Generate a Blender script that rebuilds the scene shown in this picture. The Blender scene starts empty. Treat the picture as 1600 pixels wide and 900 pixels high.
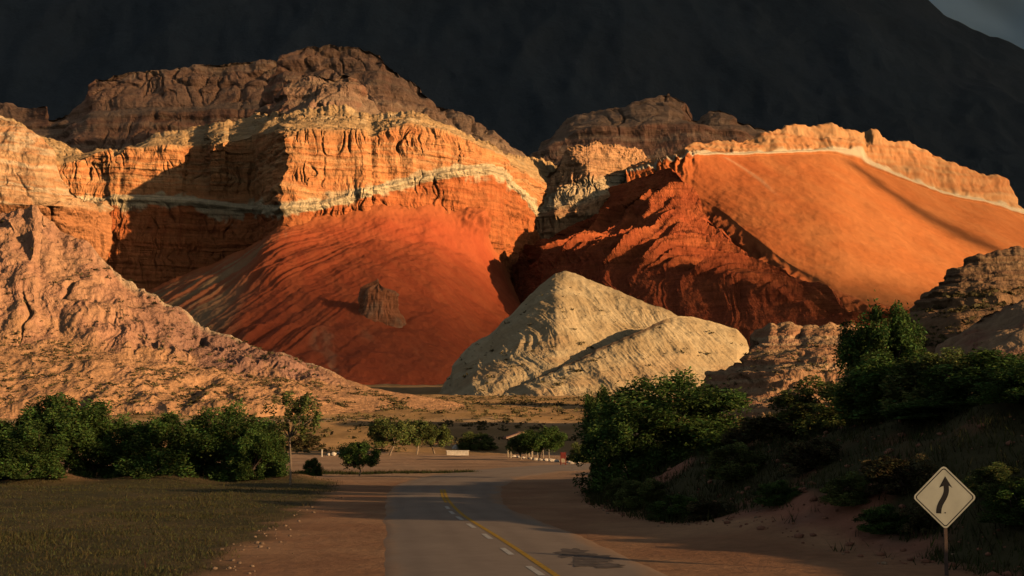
import bpy, bmesh, math, random
import numpy as np
from mathutils import Vector, Matrix

# ------------------------------------------------------------------ camera
scn = bpy.context.scene
COL = scn.collection
F = 1600 * 50 / 36.0
CAM_Z = 3.0
PITCH = math.atan(230 / F)
cam_d = bpy.data.cameras.new('camera')
cam_d.lens = 50; cam_d.sensor_width = 36; cam_d.clip_start = 0.3; cam_d.clip_end = 60000
cam = bpy.data.objects.new('camera', cam_d); COL.objects.link(cam)
cam.location = (0, 0, CAM_Z); cam.rotation_euler = (math.pi / 2 + PITCH, 0, 0)
scn.camera = cam

# ------------------------------------------------------------------ light
SUN_EL = math.radians(11.7)
SUN_AZ = math.radians(60)            # to the right of straight-behind
SX, SY = math.sin(SUN_AZ), -math.cos(SUN_AZ)
SUN = Vector((SX * math.cos(SUN_EL), SY * math.cos(SUN_EL), math.sin(SUN_EL)))
world = bpy.data.worlds.new('World'); scn.world = world; world.use_nodes = True
wn, wl = world.node_tree.nodes, world.node_tree.links
bg = wn['Background']
sky = wn.new('ShaderNodeTexSky'); sky.sky_type = 'NISHITA'; sky.sun_disc = False
sky.sun_elevation = SUN_EL
sky.sun_rotation = math.atan2(SX, SY)
sky.dust_density = 2.0
hs = wn.new('ShaderNodeHueSaturation'); hs.inputs['Saturation'].default_value = 0.40; hs.inputs['Value'].default_value = 0.98
wl.new(sky.outputs[0], hs.inputs['Color']); wl.new(hs.outputs[0], bg.inputs['Color'])
bg.inputs['Strength'].default_value = 0.05
sun_d = bpy.data.lights.new('sun', 'SUN'); sun_d.energy = 5.0; sun_d.angle = math.radians(0.6)
sun_d.color = (1.0, 0.645, 0.33)
sun_o = bpy.data.objects.new('sun', sun_d); COL.objects.link(sun_o)
sun_o.rotation_euler = (-SUN).to_track_quat('-Z', 'Y').to_euler()
scn.view_settings.view_transform = 'Standard'; scn.view_settings.look = 'None'
scn.view_settings.exposure = 0.3; scn.view_settings.gamma = 1.0
scn.view_settings.use_curve_mapping = False
scn.cycles.diffuse_bounces = 0

# ------------------------------------------------------------------ helpers
rng = np.random.default_rng(7)
_perm = rng.permutation(256).astype(np.int32)
_perm = np.concatenate([_perm, _perm])
_g = rng.normal(size=(256, 3)); _g = (_g / np.linalg.norm(_g, axis=1, keepdims=True)).astype(np.float32)

def perlin(x, y, z):
    x, y, z = np.broadcast_arrays(np.asarray(x, np.float64), np.asarray(y, np.float64), np.asarray(z, np.float64))
    xf, yf, zf = np.floor(x), np.floor(y), np.floor(z)
    xi, yi, zi = (a.astype(np.int64) & 255 for a in (xf, yf, zf))
    fx, fy, fz = ((a - b).astype(np.float32) for a, b in ((x, xf), (y, yf), (z, zf)))
    u, v, w = (t * t * t * (t * (t * 6 - 15) + 10) for t in (fx, fy, fz))
    def g(dx, dy, dz):
        h = _perm[(_perm[(_perm[(xi + dx) & 255] + yi + dy) & 255] + zi + dz) & 255]
        q = _g[h]
        return q[..., 0] * (fx - dx) + q[..., 1] * (fy - dy) + q[..., 2] * (fz - dz)
    a = g(0, 0, 0); a = a + u * (g(1, 0, 0) - a)
    b = g(0, 1, 0); b = b + u * (g(1, 1, 0) - b)
    c = g(0, 0, 1); c = c + u * (g(1, 0, 1) - c)
    d = g(0, 1, 1); d = d + u * (g(1, 1, 1) - d)
    a = a + v * (b - a); c = c + v * (d - c)
    return (a + w * (c - a)) * 1.6

def fbm(x, y, z, octv=4, gain=0.5, ridge=False):
    s, amp, f = 0.0, 1.0, 1.0
    for i in range(octv):
        n = perlin(x * f + 17.3 * i, y * f + 5.1 * i, z * f + 9.7 * i)
        if ridge: n = 1 - 2 * np.abs(n)
        s = s + amp * n; amp *= gain; f *= 2.03
    return s

def sstep(a, b, x):
    t = np.clip((np.asarray(x, float) - a) / (b - a), 0, 1)
    return t * t * (3 - 2 * t)

def mix(a, b, t):
    t = np.asarray(t)[..., None]
    return np.asarray(a) * (1 - t) + np.asarray(b) * t

def unproj(px, py, D):
    px, py, D = (np.asarray(q, float) for q in (px, py, D))
    a = (px - 800) / F; b = (450 - py) / F
    y = math.cos(PITCH) - math.sin(PITCH) * b
    z = math.sin(PITCH) + math.cos(PITCH) * b
    return np.stack([a / y * D, D + 0 * a, CAM_Z + z / y * D], -1)

def on_plane(px, py, h=0.0):
    b = (450 - py) / F
    y = math.cos(PITCH) - math.sin(PITCH) * b
    z = math.sin(PITCH) + math.cos(PITCH) * b
    return unproj(px, py, (h - CAM_Z) / z * y)

def tag(o, label=None, cat=None, group=None, kind=None):
    if label: o['label'] = label
    if cat: o['category'] = cat
    if group: o['group'] = group
    if kind: o['kind'] = kind
    return o

def link(name, me, mat=None, parent=None):
    o = bpy.data.objects.new(name, me); COL.objects.link(o)
    if mat is not None and not me.materials: me.materials.append(mat)
    if parent is not None: o.parent = parent
    return o

def empty(name, loc=(0, 0, 0), rz=0.0):
    o = bpy.data.objects.new(name, None); COL.objects.link(o)
    o.location = loc; o.rotation_euler = (0, 0, rz); o.empty_display_size = 0.2
    return o

def mesh_np(name, V, Fc, col=None, smooth=True):
    V = np.asarray(V, np.float32).reshape(-1, 3); Fc = np.asarray(Fc, np.int32)
    me = bpy.data.meshes.new(name)
    nf, k = Fc.shape
    me.vertices.add(len(V)); me.vertices.foreach_set('co', V.ravel())
    me.loops.add(nf * k); me.loops.foreach_set('vertex_index', Fc.ravel())
    me.polygons.add(nf)
    me.polygons.foreach_set('loop_start', np.arange(0, nf * k, k, dtype=np.int32))
    me.polygons.foreach_set('use_smooth', np.full(nf, smooth))
    me.update(calc_edges=True)
    if col is not None:
        at = me.color_attributes.new('Col', 'FLOAT_COLOR', 'POINT')
        c = np.ones((len(V), 4), np.float32); c[:, :3] = np.asarray(col, np.float32).reshape(-1, 3)
        at.data.foreach_set('color', c.ravel())
    return me

def grid_faces(nr, nc, wrap=False):
    r = np.arange(nr - 1)[:, None]; c = np.arange(nc if wrap else nc - 1)[None, :]
    c2 = (c + 1) % nc
    return np.stack([r * nc + c, (r + 1) * nc + c, (r + 1) * nc + c2, r * nc + c2], -1).reshape(-1, 4)

# ------------------------------------------------------------------ materials
def new_mat(name):
    m = bpy.data.materials.new(name); m.use_nodes = True
    return m, m.node_tree.nodes, m.node_tree.links, m.node_tree.nodes['Principled BSDF']

def earth_mat(name, scale, bump, var=0.35, rough=0.95, scale2=None, streak=0.0, beds=0.0):
    """vertex colour of the rock or soil, broken up by two noises, with relief"""
    m, n, l, b = new_mat(name)
    at = n.new('ShaderNodeAttribute'); at.attribute_name = 'Col'
    tc = n.new('ShaderNodeTexCoord')
    n1 = n.new('ShaderNodeTexNoise'); n1.inputs['Scale'].default_value = scale; n1.inputs['Detail'].default_value = 8
    n1.inputs['Roughness'].default_value = 0.65
    n2 = n.new('ShaderNodeTexNoise'); n2.inputs['Scale'].default_value = scale2 or scale * 0.13; n2.inputs['Detail'].default_value = 5
    l.new(tc.outputs['Object'], n1.inputs['Vector']); l.new(tc.outputs['Object'], n2.inputs['Vector'])
    mr = n.new('ShaderNodeMapRange'); mr.inputs[1].default_value = 0.25; mr.inputs[2].default_value = 0.75
    mr.inputs[3].default_value = 1 - var; mr.inputs[4].default_value = 1 + var
    ad = n.new('ShaderNodeMath'); ad.operation = 'ADD'
    hf = n.new('ShaderNodeMath'); hf.operation = 'MULTIPLY'; hf.inputs[1].default_value = 0.5
    l.new(n1.outputs[0], ad.inputs[0]); l.new(n2.outputs[0], ad.inputs[1]); l.new(ad.outputs[0], hf.inputs[0])
    l.new(hf.outputs[0], mr.inputs[0])
    fac = mr.outputs[0]; relief = n1.outputs[0]
    for amt, sc3 in ((streak, (2.2, 2.2, .22)), (beds, (.12, .12, 2.6))):
        if not amt: continue
        mp = n.new('ShaderNodeMapping'); mp.inputs['Scale'].default_value = [q * scale for q in sc3]
        l.new(tc.outputs['Object'], mp.inputs['Vector'])
        n3 = n.new('ShaderNodeTexNoise'); n3.inputs['Scale'].default_value = 1.0; n3.inputs['Detail'].default_value = 6; n3.inputs['Roughness'].default_value = .6
        l.new(mp.outputs[0], n3.inputs['Vector'])
        m3 = n.new('ShaderNodeMapRange'); m3.inputs[1].default_value = .3; m3.inputs[2].default_value = .7; m3.inputs[3].default_value = 1 - amt; m3.inputs[4].default_value = 1 + amt * .9
        l.new(n3.outputs[0], m3.inputs[0])
        mu = n.new('ShaderNodeMath'); mu.operation = 'MULTIPLY'; l.new(fac, mu.inputs[0]); l.new(m3.outputs[0], mu.inputs[1]); fac = mu.outputs[0]
        aa = n.new('ShaderNodeMath'); aa.operation = 'ADD'; l.new(relief, aa.inputs[0]); l.new(n3.outputs[0], aa.inputs[1]); relief = aa.outputs[0]
    vm = n.new('ShaderNodeVectorMath'); vm.operation = 'SCALE'
    l.new(at.outputs['Color'], vm.inputs[0]); l.new(fac, vm.inputs['Scale'])
    l.new(vm.outputs[0], b.inputs['Base Color'])
    b.inputs['Roughness'].default_value = rough
    b.inputs['Specular IOR Level'].default_value = 0.15
    bp = n.new('ShaderNodeBump'); bp.inputs['Strength'].default_value = 0.8; bp.inputs['Distance'].default_value = bump
    l.new(relief, bp.inputs['Height']); l.new(bp.outputs[0], b.inputs['Normal'])
    return m

def plain_mat(name, color, rough=0.8, var=0.15, scale=6.0, bump=0.0, metal=0.0):
    m, n, l, b = new_mat(name)
    tc = n.new('ShaderNodeTexCoord')
    n1 = n.new('ShaderNodeTexNoise'); n1.inputs['Scale'].default_value = scale; n1.inputs['Detail'].default_value = 6
    l.new(tc.outputs['Object'], n1.inputs['Vector'])
    cr = n.new('ShaderNodeValToRGB')
    cr.color_ramp.elements[0].position = 0.3; cr.color_ramp.elements[1].position = 0.7
    cr.color_ramp.elements[0].color = (*[c * (1 - var) for c in color], 1)
    cr.color_ramp.elements[1].color = (*[min(1, c * (1 + var)) for c in color], 1)
    l.new(n1.outputs[0], cr.inputs[0]); l.new(cr.outputs[0], b.inputs['Base Color'])
    b.inputs['Roughness'].default_value = rough; b.inputs['Metallic'].default_value = metal
    b.inputs['Specular IOR Level'].default_value = 0.25
    if bump:
        bp = n.new('ShaderNodeBump'); bp.inputs['Distance'].default_value = bump
        l.new(n1.outputs[0], bp.inputs['Height']); l.new(bp.outputs[0], b.inputs['Normal'])
    return m

def leaf_mat(name, color, var=0.45):
    m, n, l, b = new_mat(name)
    at = n.new('ShaderNodeAttribute'); at.attribute_name = 'Col'
    vm = n.new('ShaderNodeVectorMath'); vm.operation = 'MULTIPLY'; vm.inputs[1].default_value = color
    l.new(at.outputs['Color'], vm.inputs[0]); l.new(vm.outputs[0], b.inputs['Base Color'])
    b.inputs['Roughness'].default_value = 0.75; b.inputs['Specular IOR Level'].default_value = 0.15
    tr = n.new('ShaderNodeBsdfTranslucent'); l.new(vm.outputs[0], tr.inputs['Color'])
    ms = n.new('ShaderNodeMixShader'); ms.inputs[0].default_value = 0.25
    l.new(b.outputs[0], ms.inputs[1]); l.new(tr.outputs[0], ms.inputs[2])
    l.new(ms.outputs[0], n['Material Output'].inputs['Surface'])
    return m

M_CLIFF = earth_mat('cliff_rock', 0.11, 2.6, 0.28, streak=.17, beds=.26)
M_SLAB = earth_mat('red_slab_rock', 0.06, 0.9, 0.07, streak=.07)
M_FAR = earth_mat('far_rock', 0.06, 5.0, 0.28, streak=.2, beds=.25)
M_MTN = earth_mat('mountain_forest', 0.03, 8.0, 0.22)
M_HILL = earth_mat('near_hill_rock', 0.40, 1.0, 0.35, streak=.2)
M_WHITE = earth_mat('pale_hill_rock', 0.25, 0.45, 0.28)
M_GROUND = earth_mat('ground_soil', 2.0, 0.16, 0.36, scale2=0.13)

# ------------------------------------------------------------------ clouds between the sun and the valley
m, n, l, b = new_mat('cloud')
M_CLOUD = m
at = n.new('ShaderNodeAttribute'); at.attribute_name = 'Col'
tp = n.new('ShaderNodeBsdfTransparent'); df = n.new('ShaderNodeBsdfDiffuse'); df.inputs[0].default_value = (.8, .8, .82, 1)
ms = n.new('ShaderNodeMixShader'); l.new(at.outputs['Fac'], ms.inputs[0]); l.new(df.outputs[0], ms.inputs[1]); l.new(tp.outputs[0], ms.inputs[2])
l.new(ms.outputs[0], n['Material Output'].inputs['Surface'])
COT = 1 / math.tan(SUN_EL)
def cloud_deck(name, u0, u1, v0, v1, step, H, thick, trans, label):
    """u, v: where a ray of the sun through the cloud meets sea level; trans: share of sunlight the cloud lets through"""
    u = np.arange(u0, u1, step); v = np.arange(v0, v1, step)
    U, V = np.meshgrid(u, v)
    T = np.clip(trans(U, V), 0.0, 1.0)
    e = np.minimum.reduce([sstep(u0, u0 + 4 * step, U), sstep(u1, u1 - 5 * step, U), sstep(v0, v0 + 4 * step, V), sstep(v1, v1 - 5 * step, V)])
    T = 1 - (1 - T) * e
    puff = thick * (1 - T) * (0.7 + 0.6 * np.abs(fbm(U / 300, V / 300, 2.2, 4)))
    sheets = []
    for sg in (1, -1):
        h = H + sg * puff
        sheets.append(np.stack([U + h * COT * SX, V + h * COT * SY, h], -1).reshape(-1, 3))
    Fc = grid_faces(*U.shape)
    keep = (T.reshape(-1)[Fc] < 0.985).any(1)
    Fc = Fc[keep]
    Fa = np.concatenate([Fc, Fc[:, ::-1] + U.size])
    q = np.sqrt(T).reshape(-1)
    C = np.repeat(np.concatenate([q, q])[:, None], 3, 1)
    V3 = np.concatenate(sheets)
    used = np.unique(Fa); remap = np.zeros(len(V3), int); remap[used] = np.arange(len(used))
    o = link(name, mesh_np(name, V3[used], remap[Fa], C[used]), M_CLOUD)
    tag(o, label, None, None, 'structure')
# ------------------------------------------------------------------ lofted landforms
def loft(name, rows, x0, x1, nu, nvs, shape, colour, mat, back=(120, None), label=None, sm=0):
    """rows of (pixel x, pixel y, distance) from crest to foot become 3-D feature lines;
    a back slope behind the crest closes the body"""
    us = np.linspace(x0, x1, nu)
    L = []
    for r in rows:
        r = np.asarray(r, float)
        py = np.interp(us, r[:, 0], r[:, 1]); D = np.interp(us, r[:, 0], r[:, 2])
        w = sm[len(L)] if isinstance(sm, (list, tuple)) else sm
        if w:
            k = np.hanning(2 * w + 3)[1:-1]; k /= k.sum()
            D = np.convolve(np.pad(D, w, 'edge'), k, 'valid'); py = np.convolve(np.pad(py, w, 'edge'), k, 'valid')
        L.append(unproj(us, py, D))
    bd, zb = back
    b0 = L[0].copy(); b0[:, 1] += bd; b0[:, 0] *= (b0[:, 1] / (b0[:, 1] - bd)); b0[:, 2] = (L[-1][:, 2].min() - 5) if zb is None else np.minimum(zb, b0[:, 2] - 4)
    bm = (b0 * 0.4 + L[0] * 0.6); bm[:, 2] = L[0][:, 2] * 0.75 + b0[:, 2] * 0.25
    L = [b0, bm] + L
    nvs = [4, 8] + list(nvs)
    P, vv = [], []
    for i, nv in enumerate(nvs):
        t = np.arange(nv) / nv
        P.append(L[i][None] * (1 - t)[:, None, None] + L[i + 1][None] * t[:, None, None]); vv.append(i - 2 + t)
    P.append(L[-1][None]); vv.append([len(L) - 3.0])
    P = np.concatenate(P, 0); vv = np.repeat(np.concatenate(vv)[:, None], nu, 1)
    uu = np.repeat(us[None], len(P), 0)
    du = np.gradient(P, axis=1); dv = np.gradient(P, axis=0)
    N = np.cross(dv, du); N /= np.linalg.norm(N, axis=-1, keepdims=True) + 1e-9
    if np.mean(N[10:, :, 1]) > 0: N = -N
    mid = P[len(P) // 2]
    s = np.concatenate([[0], np.cumsum(np.linalg.norm(np.diff(mid[:, :2], axis=0), axis=1))])
    s = np.repeat(s[None], len(P), 0)
    P2 = shape(P.copy(), N, s, vv, uu)
    C = np.clip(colour(P2, N, s, vv, uu), 0.005, 0.9)
    o = link(name, mesh_np(name, P2, grid_faces(*P.shape[:2]), C, mat in (M_SLAB, M_MTN)), mat)
    tag(o, label, None, None, 'structure')
    o_grids[name] = (P2, vv, uu)
    return o
o_grids = {}

def cliff_shape(fl=8.0, lam=22.0, rough=4.0, rl=40.0, strata=2.0, sl=9.0, rim=5.0, sed=0.0, crest=5.0, vstretch=6.0):
    """buttresses, uneven flutes, narrow cracks, strata ledges and a broken crest"""
    def f(P, N, s, vv, uu):
        x, y, z = P[..., 0], P[..., 1], P[..., 2]
        front = sstep(-0.6, 0.15, vv)
        wx = x + 0.35 * lam * perlin(x / lam, z / lam, sed); wy = y + 0.35 * lam * perlin(y / lam, z / lam, sed + 3)
        big = fbm(wx / (lam * 2.2) + sed, wy / (lam * 2.2), z / (lam * vstretch * 2), 3, 0.55)
        fine = fbm(wx / (lam * .45) + sed, wy / (lam * .45), z / (lam * vstretch * .6), 3, 0.6, True)
        msk = sstep(-.35, .5, perlin(wx / (lam * 3.3), wy / (lam * 3.3), z / (lam * 3) + sed))
        crk = np.exp(-(perlin(wx / (lam * 1.3), wy / (lam * 1.3), z / (lam * 9) + sed + 7) / 0.06) ** 2) + .6 * np.exp(-(perlin(wx / (lam * .6), wy / (lam * .6), z / (lam * 4) + sed + 11) / 0.09) ** 2)
        d = fl * (0.9 * big + 0.22 * fine * msk - 0.70 * crk * sstep(-.15, .35, perlin(wx / (lam * 3), z / (lam * 2.2), sed + 2))) * front
        d = d + rough * fbm(x / rl, y / rl + sed, z / rl, 6, 0.55)
        w = z + 6 * perlin(x / 120, y / 120, sed)
        sn = perlin(w / sl, sed, 0.5) + 0.5 * perlin(w / sl * 2.3, sed, 2.5)
        d = d + strata * np.clip(sn * 3.5, -1, 1) * front * (0.5 + 0.8 * sstep(-.3, .4, perlin(x / 60, y / 60, z / 30 + sed)))
        Nh = N.copy(); Nh[..., 2] *= 0.4
        P = P + Nh * d[..., None]
        c = np.exp(-(np.abs(vv) / 0.35) ** 2)
        bl = perlin(s / rim / 3, sed, 3.3) + 0.6 * perlin(s / rim, sed, 8.1) + 0.4 * perlin(s / rim * 2.6, sed, 1.7)
        P[..., 2] += crest * bl * c
        return P
    return f

def add(a, *fs):
    def f(P, N, s, vv, uu):
        P = a(P, N, s, vv, uu)
        for g in fs: P = g(P, N, s, vv, uu)
        return P
    return f

def bands(pal, lam, wob=8.0, sed=0.0):
    """colour by height in the rock: list of colours picked by a 1-D noise of height"""
    pal = np.asarray(pal)
    def f(P):
        x, y, z = P[..., 0], P[..., 1], P[..., 2]
        w = z + wob * perlin(x / 90, y / 90, sed)
        t = (perlin(w / lam, sed, 0.3) + 0.5 * perlin(w / lam * 2.7, sed, 4.4)) * 0.9 + 0.5 + 0.25 * fbm(x / 25, y / 25, z / 25, 3)
        t = np.clip(t, 0, 0.999) * (len(pal) - 1)
        i = t.astype(int); return mix(pal[i], pal[np.minimum(i + 1, len(pal) - 1)], t - i)
    return f

RED = (0.52, 0.150, 0.048); RED2 = (0.44, 0.11, 0.036); ORA = (0.57, 0.225, 0.080)
TAN = (0.52, 0.33, 0.155); CREAM = (0.68, 0.53, 0.31); BRN = (0.34, 0.19, 0.10)

# dark mountain ------------------------------------------------------
def mtn_shape(P, N, s, vv, uu):
    x, y, z = P[..., 0], P[..., 1], P[..., 2]
    d = 42 * fbm(x / 800, y / 800, z / 1400, 6, 0.55, True) * sstep(-0.2, 0.5, vv)
    P = P + N * d[..., None]
    P[..., 2] += (16 * perlin(s / 260, 1.1, 2) + 9 * perlin(s / 90, 1.1, 2) + 5 * perlin(s / 30, 1, 7)) * np.exp(-(vv / .3) ** 2)
    return P
loft('mountain', [
    [(-900, 40, 5600), (-400, -160, 5400), (0, -300, 5200), (500, -390, 5000), (900, -300, 4900), (1200, -170, 4800), (1385, -35, 4750),
     (1440, -2, 4750), (1475, 30, 4750), (1510, 45, 4760), (1550, 60, 4760), (1600, 82, 4780), (1750, 135, 4800), (2100, 230, 4900), (2500, 330, 5000)],
    [(-900, 380, 4200), (800, 330, 3900), (1600, 330, 3900), (2500, 450, 4300)],
    [(-900, 690, 3300), (2500, 690, 3300)]],
    -900, 2500, 560, [110, 30], mtn_shape,
    lambda P, N, s, vv, uu: mix((0.048, 0.062, 0.072), (0.056, 0.068, 0.076), sstep(-.5, .6, fbm(P[..., 0] / 300, P[..., 1] / 300, P[..., 2] / 300, 4))),
    M_MTN, back=(1500, 0), label='dark forested mountain filling the background behind the red cliffs')

# far mesas ----------------------------------------------------------
far_pal = bands([(0.36, 0.15, 0.085), (0.40, 0.21, 0.12), (0.33, 0.15, 0.09), (0.44, 0.28, 0.17), (0.36, 0.17, 0.10)], 30, sed=2.2)
def far_col(P, N, s, vv, uu):
    c = far_pal(P)
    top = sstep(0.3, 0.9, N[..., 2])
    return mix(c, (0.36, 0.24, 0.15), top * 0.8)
loft('far_mesa', [
    [(-300, 175, 2500), (0, 165, 2450), (40, 168, 2430), (74, 164, 2400), (80, 185, 2400), (105, 178, 2400), (128, 160, 2400), (141, 145, 2400), (146, 124, 2400), (200, 115, 2400), (300, 104, 2400),
     (390, 95, 2400), (430, 93, 2400), (470, 110, 2420), (600, 130, 2450)],
    [(-300, 215, 2420), (74, 200, 2380), (105, 200, 2350), (128, 195, 2345), (150, 178, 2340), (300, 165, 2330), (430, 160, 2330), (600, 175, 2400)],
    [(-300, 225, 2380), (74, 208, 2340), (150, 185, 2300), (300, 172, 2290), (430, 168, 2290), (600, 182, 2380)],
    [(-300, 330, 2250), (150, 300, 2200), (600, 300, 2250)]],
    -300, 600, 380, [40, 10, 40], cliff_shape(14, 40, 7, 70, 5, 22, 18, 1.3, 5), far_col, M_FAR, back=(300, None),
    label='flat-topped banded mesa in dim light at the left foot of the dark mountain')
loft('far_butte', [
    [(405, 170, 2050), (420, 150, 2050), (430, 118, 2050), (447, 88, 2050), (480, 71, 2050), (520, 66, 2050), (560, 72, 2050), (598, 83, 2050), (608, 100, 2050), (640, 117, 2050),
     (668, 140, 2050), (690, 163, 2050), (712, 180, 2050), (738, 184, 2050), (775, 212, 2050), (800, 232, 2050), (840, 248, 2060)],
    [(405, 205, 1980), (447, 180, 1960), (520, 170, 1950), (600, 180, 1950), (668, 200, 1960), (712, 212, 1970), (840, 262, 2000)],
    [(405, 320, 1900), (840, 340, 1900)]],
    405, 840, 300, [60, 30], cliff_shape(16, 45, 8, 60, 4, 20, 16, 4.1, 5), far_col, M_FAR, back=(260, None),
    label='tall rounded butte with shaded summit behind the red cliff')
loft('low_butte', [
    [(418, 190, 1860), (435, 160, 1860), (448, 128, 1860), (492, 116, 1860), (520, 118, 1860), (545, 112, 1860), (556, 128, 1860), (562, 150, 1860), (590, 170, 1860), (640, 190, 1860)],
    [(418, 198, 1830), (448, 172, 1810), (520, 160, 1800), (562, 180, 1800), (640, 200, 1810)],
    [(418, 240, 1750), (640, 240, 1750)]],
    418, 640, 200, [50, 25], cliff_shape(12, 30, 5, 40, 3, 14, 12, 7.7, 4), far_col, M_FAR, back=(150, None),
    label='small ribbed sandstone tower in front of the rounded butte')
loft('far_ridge', [
    [(780, 250, 2300), (840, 236, 2300), (858, 224, 2300), (872, 205, 2300), (905, 181, 2300), (960, 172, 2300), (1002, 160, 2300), (1045, 145, 2300), (1072, 160, 2300), (1088, 188, 2300), (1104, 178, 2300),
     (1125, 170, 2300), (1145, 175, 2300), (1158, 190, 2300), (1195, 203, 2300), (1240, 215, 2320), (1400, 240, 2350)],
    [(780, 270, 2240), (900, 205, 2200), (1045, 190, 2190), (1150, 205, 2200), (1400, 260, 2300)],
    [(780, 340, 2100), (1400, 340, 2150)]],
    780, 1400, 320, [50, 40], cliff_shape(18, 55, 9, 80, 5, 20, 20, 5.5, 6), far_col, M_FAR, back=(250, None),
    label='shaded craggy ridge rising behind the gap between the cliffs')

# main cliff ---------------------------------------------------------
WD = [(-300, 1492), (0, 1497), (180, 1500), (286, 1504), (293, 1546), (322, 1550), (327, 1496), (350, 1486), (358, 1510), (398, 1512), (406, 1478), (438, 1385), (446, 1378), (520, 1400), (572, 1412), (580, 1421), (590, 1419), (700, 1450), (760, 1480), (800, 1535), (835, 1590), (880, 1640)]
WD2 = [p for p in WD if not 280 < p[0] < 396]
def drow(ys, off, WD=WD):
    """row of (px, py) given D from the wall's plan"""
    xs = sorted(set([p[0] for p in ys] + [p[0] for p in WD]))
    y = np.interp(xs, [p[0] for p in ys], [p[1] for p in ys]); d = np.interp(xs, [p[0] for p in WD], [p[1] for p in WD])
    off = off if np.isscalar(off) else np.interp(xs, [p[0] for p in off], [p[1] for p in off])
    return list(zip(xs, y, d + off))
band_y = [(-300, 300), (0, 318), (90, 318), (180, 304), (300, 306), (396, 320), (440, 321), (470, 318), (520, 309), (600, 286), (680, 268), (740, 259), (765, 258), (790, 266), (812, 292), (835, 320), (880, 350)]
cl_red = bands([RED, ORA, (0.52, 0.18, 0.065), (0.55, 0.24, 0.09), RED], 26, sed=3.1)
cl_up = bands([ORA, (0.59, 0.27, 0.105), (0.54, 0.205, 0.075), (0.60, 0.32, 0.14), ORA], 17, sed=6.1)
def cliff_col(P, N, s, vv, uu):
    x, y, z = P[..., 0], P[..., 1], P[..., 2]
    streak = fbm(x / 7, y / 7, z / 90, 3)
    top = mix(TAN, CREAM, sstep(.1, .8, fbm(x / 30, y / 30, z / 12, 3)) * 0.5)
    c = mix(cl_up(P) * 1.08, (0.64, 0.29, 0.115), sstep(0.1, .9, streak) * 0.4)
    c = mix(top, c, sstep(0.92, 1.10, vv + 0.05 * perlin(s / 20, 3, 1)))
    lo = mix(cl_red(P) * .35 + np.asarray(RED) * .65, RED2, sstep(.2, .9, streak) * .6)
    w = vv + 0.16 * perlin(s / 30, 1.5, .4) + .09 * fbm(s / 14, z / 9, 2.4, 3)
    bandc = mix(CREAM, (0.52, 0.36, 0.20), sstep(0.1, 0.6, perlin(vv * 7, s / 80, 1.2)))
    c = mix(c, bandc, sstep(1.93, 2.0, w))
    c = mix(c, lo, sstep(2.93, 3.02, w + 0.05 * streak))
    return c
def cliff_ledge(P, N, s, vv, uu):
    P[..., 1] -= 7 * np.exp(-((vv - 2.5) / 0.35) ** 2)      # the pale bed stands proud
    cor = np.exp(-((uu - 438) / 22) ** 2) * sstep(-.2, .4, vv)  # broken corner of the buttress
    z = P[..., 2]
    P[..., 0] += cor * (7 * perlin(z / 26, 1.2, 3.4) + 4 * perlin(z / 9, P[..., 1] / 30, 5.1) + 2 * perlin(z / 4, uu / 9, 7))
    P[..., 1] += cor * (9 * perlin(z / 30, 6.2, 1.4) + 5 * perlin(z / 11, uu / 14, 2.1) + 6 * sstep(2.2, 1.0, vv))
    return P
loft('red_cliff', [
    drow([(-300, 120), (0, 180), (130, 240), (150, 232), (170, 236), (200, 230), (240, 212), (330, 191), (385, 183), (400, 178), (450, 176), (500, 168), (545, 164), (560, 176), (600, 180), (640, 176), (655, 178), (690, 192), (730, 208), (760, 222), (790, 238), (830, 245), (880, 262)], [(-300, 160), (400, 150), (500, 130), (880, 60)]),
    drow([(-300, 200), (0, 235), (100, 258), (150, 238), (172, 232), (178, 246), (200, 231), (290, 228), (330, 226), (385, 215), (410, 209), (450, 206), (500, 203), (570, 205), (582, 211), (592, 205), (640, 193), (700, 205), (760, 232), (800, 254), (830, 276), (880, 300)], 6),
    drow(band_y, -2, WD2),
    drow([(p[0], p[1] + 16) for p in band_y], -5, WD2),
    drow([(-300, 440), (100, 440), (396, 450), (440, 405), (600, 420), (780, 450), (835, 420), (880, 420)], -14, WD2),
    drow([(-300, 520), (880, 520)], -25, WD2)],
    -300, 880, 860, [34, 66, 16, 70, 8], add(cliff_shape(5.5, 15, 2.6, 26, .75, 5, 9, 0.7, 4), cliff_ledge), cliff_col, M_CLIFF, back=(250, None),
    label='long orange cliff wall with a pale rock band along its middle')
# pale slope at the far left end of the cliff
tan_pal = bands([(0.50, 0.30, 0.15), (0.54, 0.27, 0.12), (0.58, 0.44, 0.27), (0.52, 0.25, 0.11), (0.55, 0.34, 0.18)], 14, 14, sed=8.8)
loft('pale_slope', [
    [(-300, 90, 1480), (-100, 150, 1440), (0, 182, 1420), (22, 190, 1415), (45, 203, 1410), (75, 232, 1410), (95, 275, 1420), (125, 310, 1440), (175, 318, 1500)],
    [(-300, 300, 1330), (0, 318, 1340), (95, 322, 1380), (125, 325, 1420), (175, 330, 1490)],
    [(-300, 460, 1330), (175, 440, 1490)]],
    -300, 175, 300, [90, 30], cliff_shape(7, 30, 6, 40, 2, 9, 12, 2.4, 4, 2.0),
    lambda P, N, s, vv, uu: mix(tan_pal(P), (0.52, 0.22, 0.09), sstep(.98, 1.04, vv)), M_CLIFF, back=(90, None),
    label='pale banded slope at the left end of the red cliff')
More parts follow.
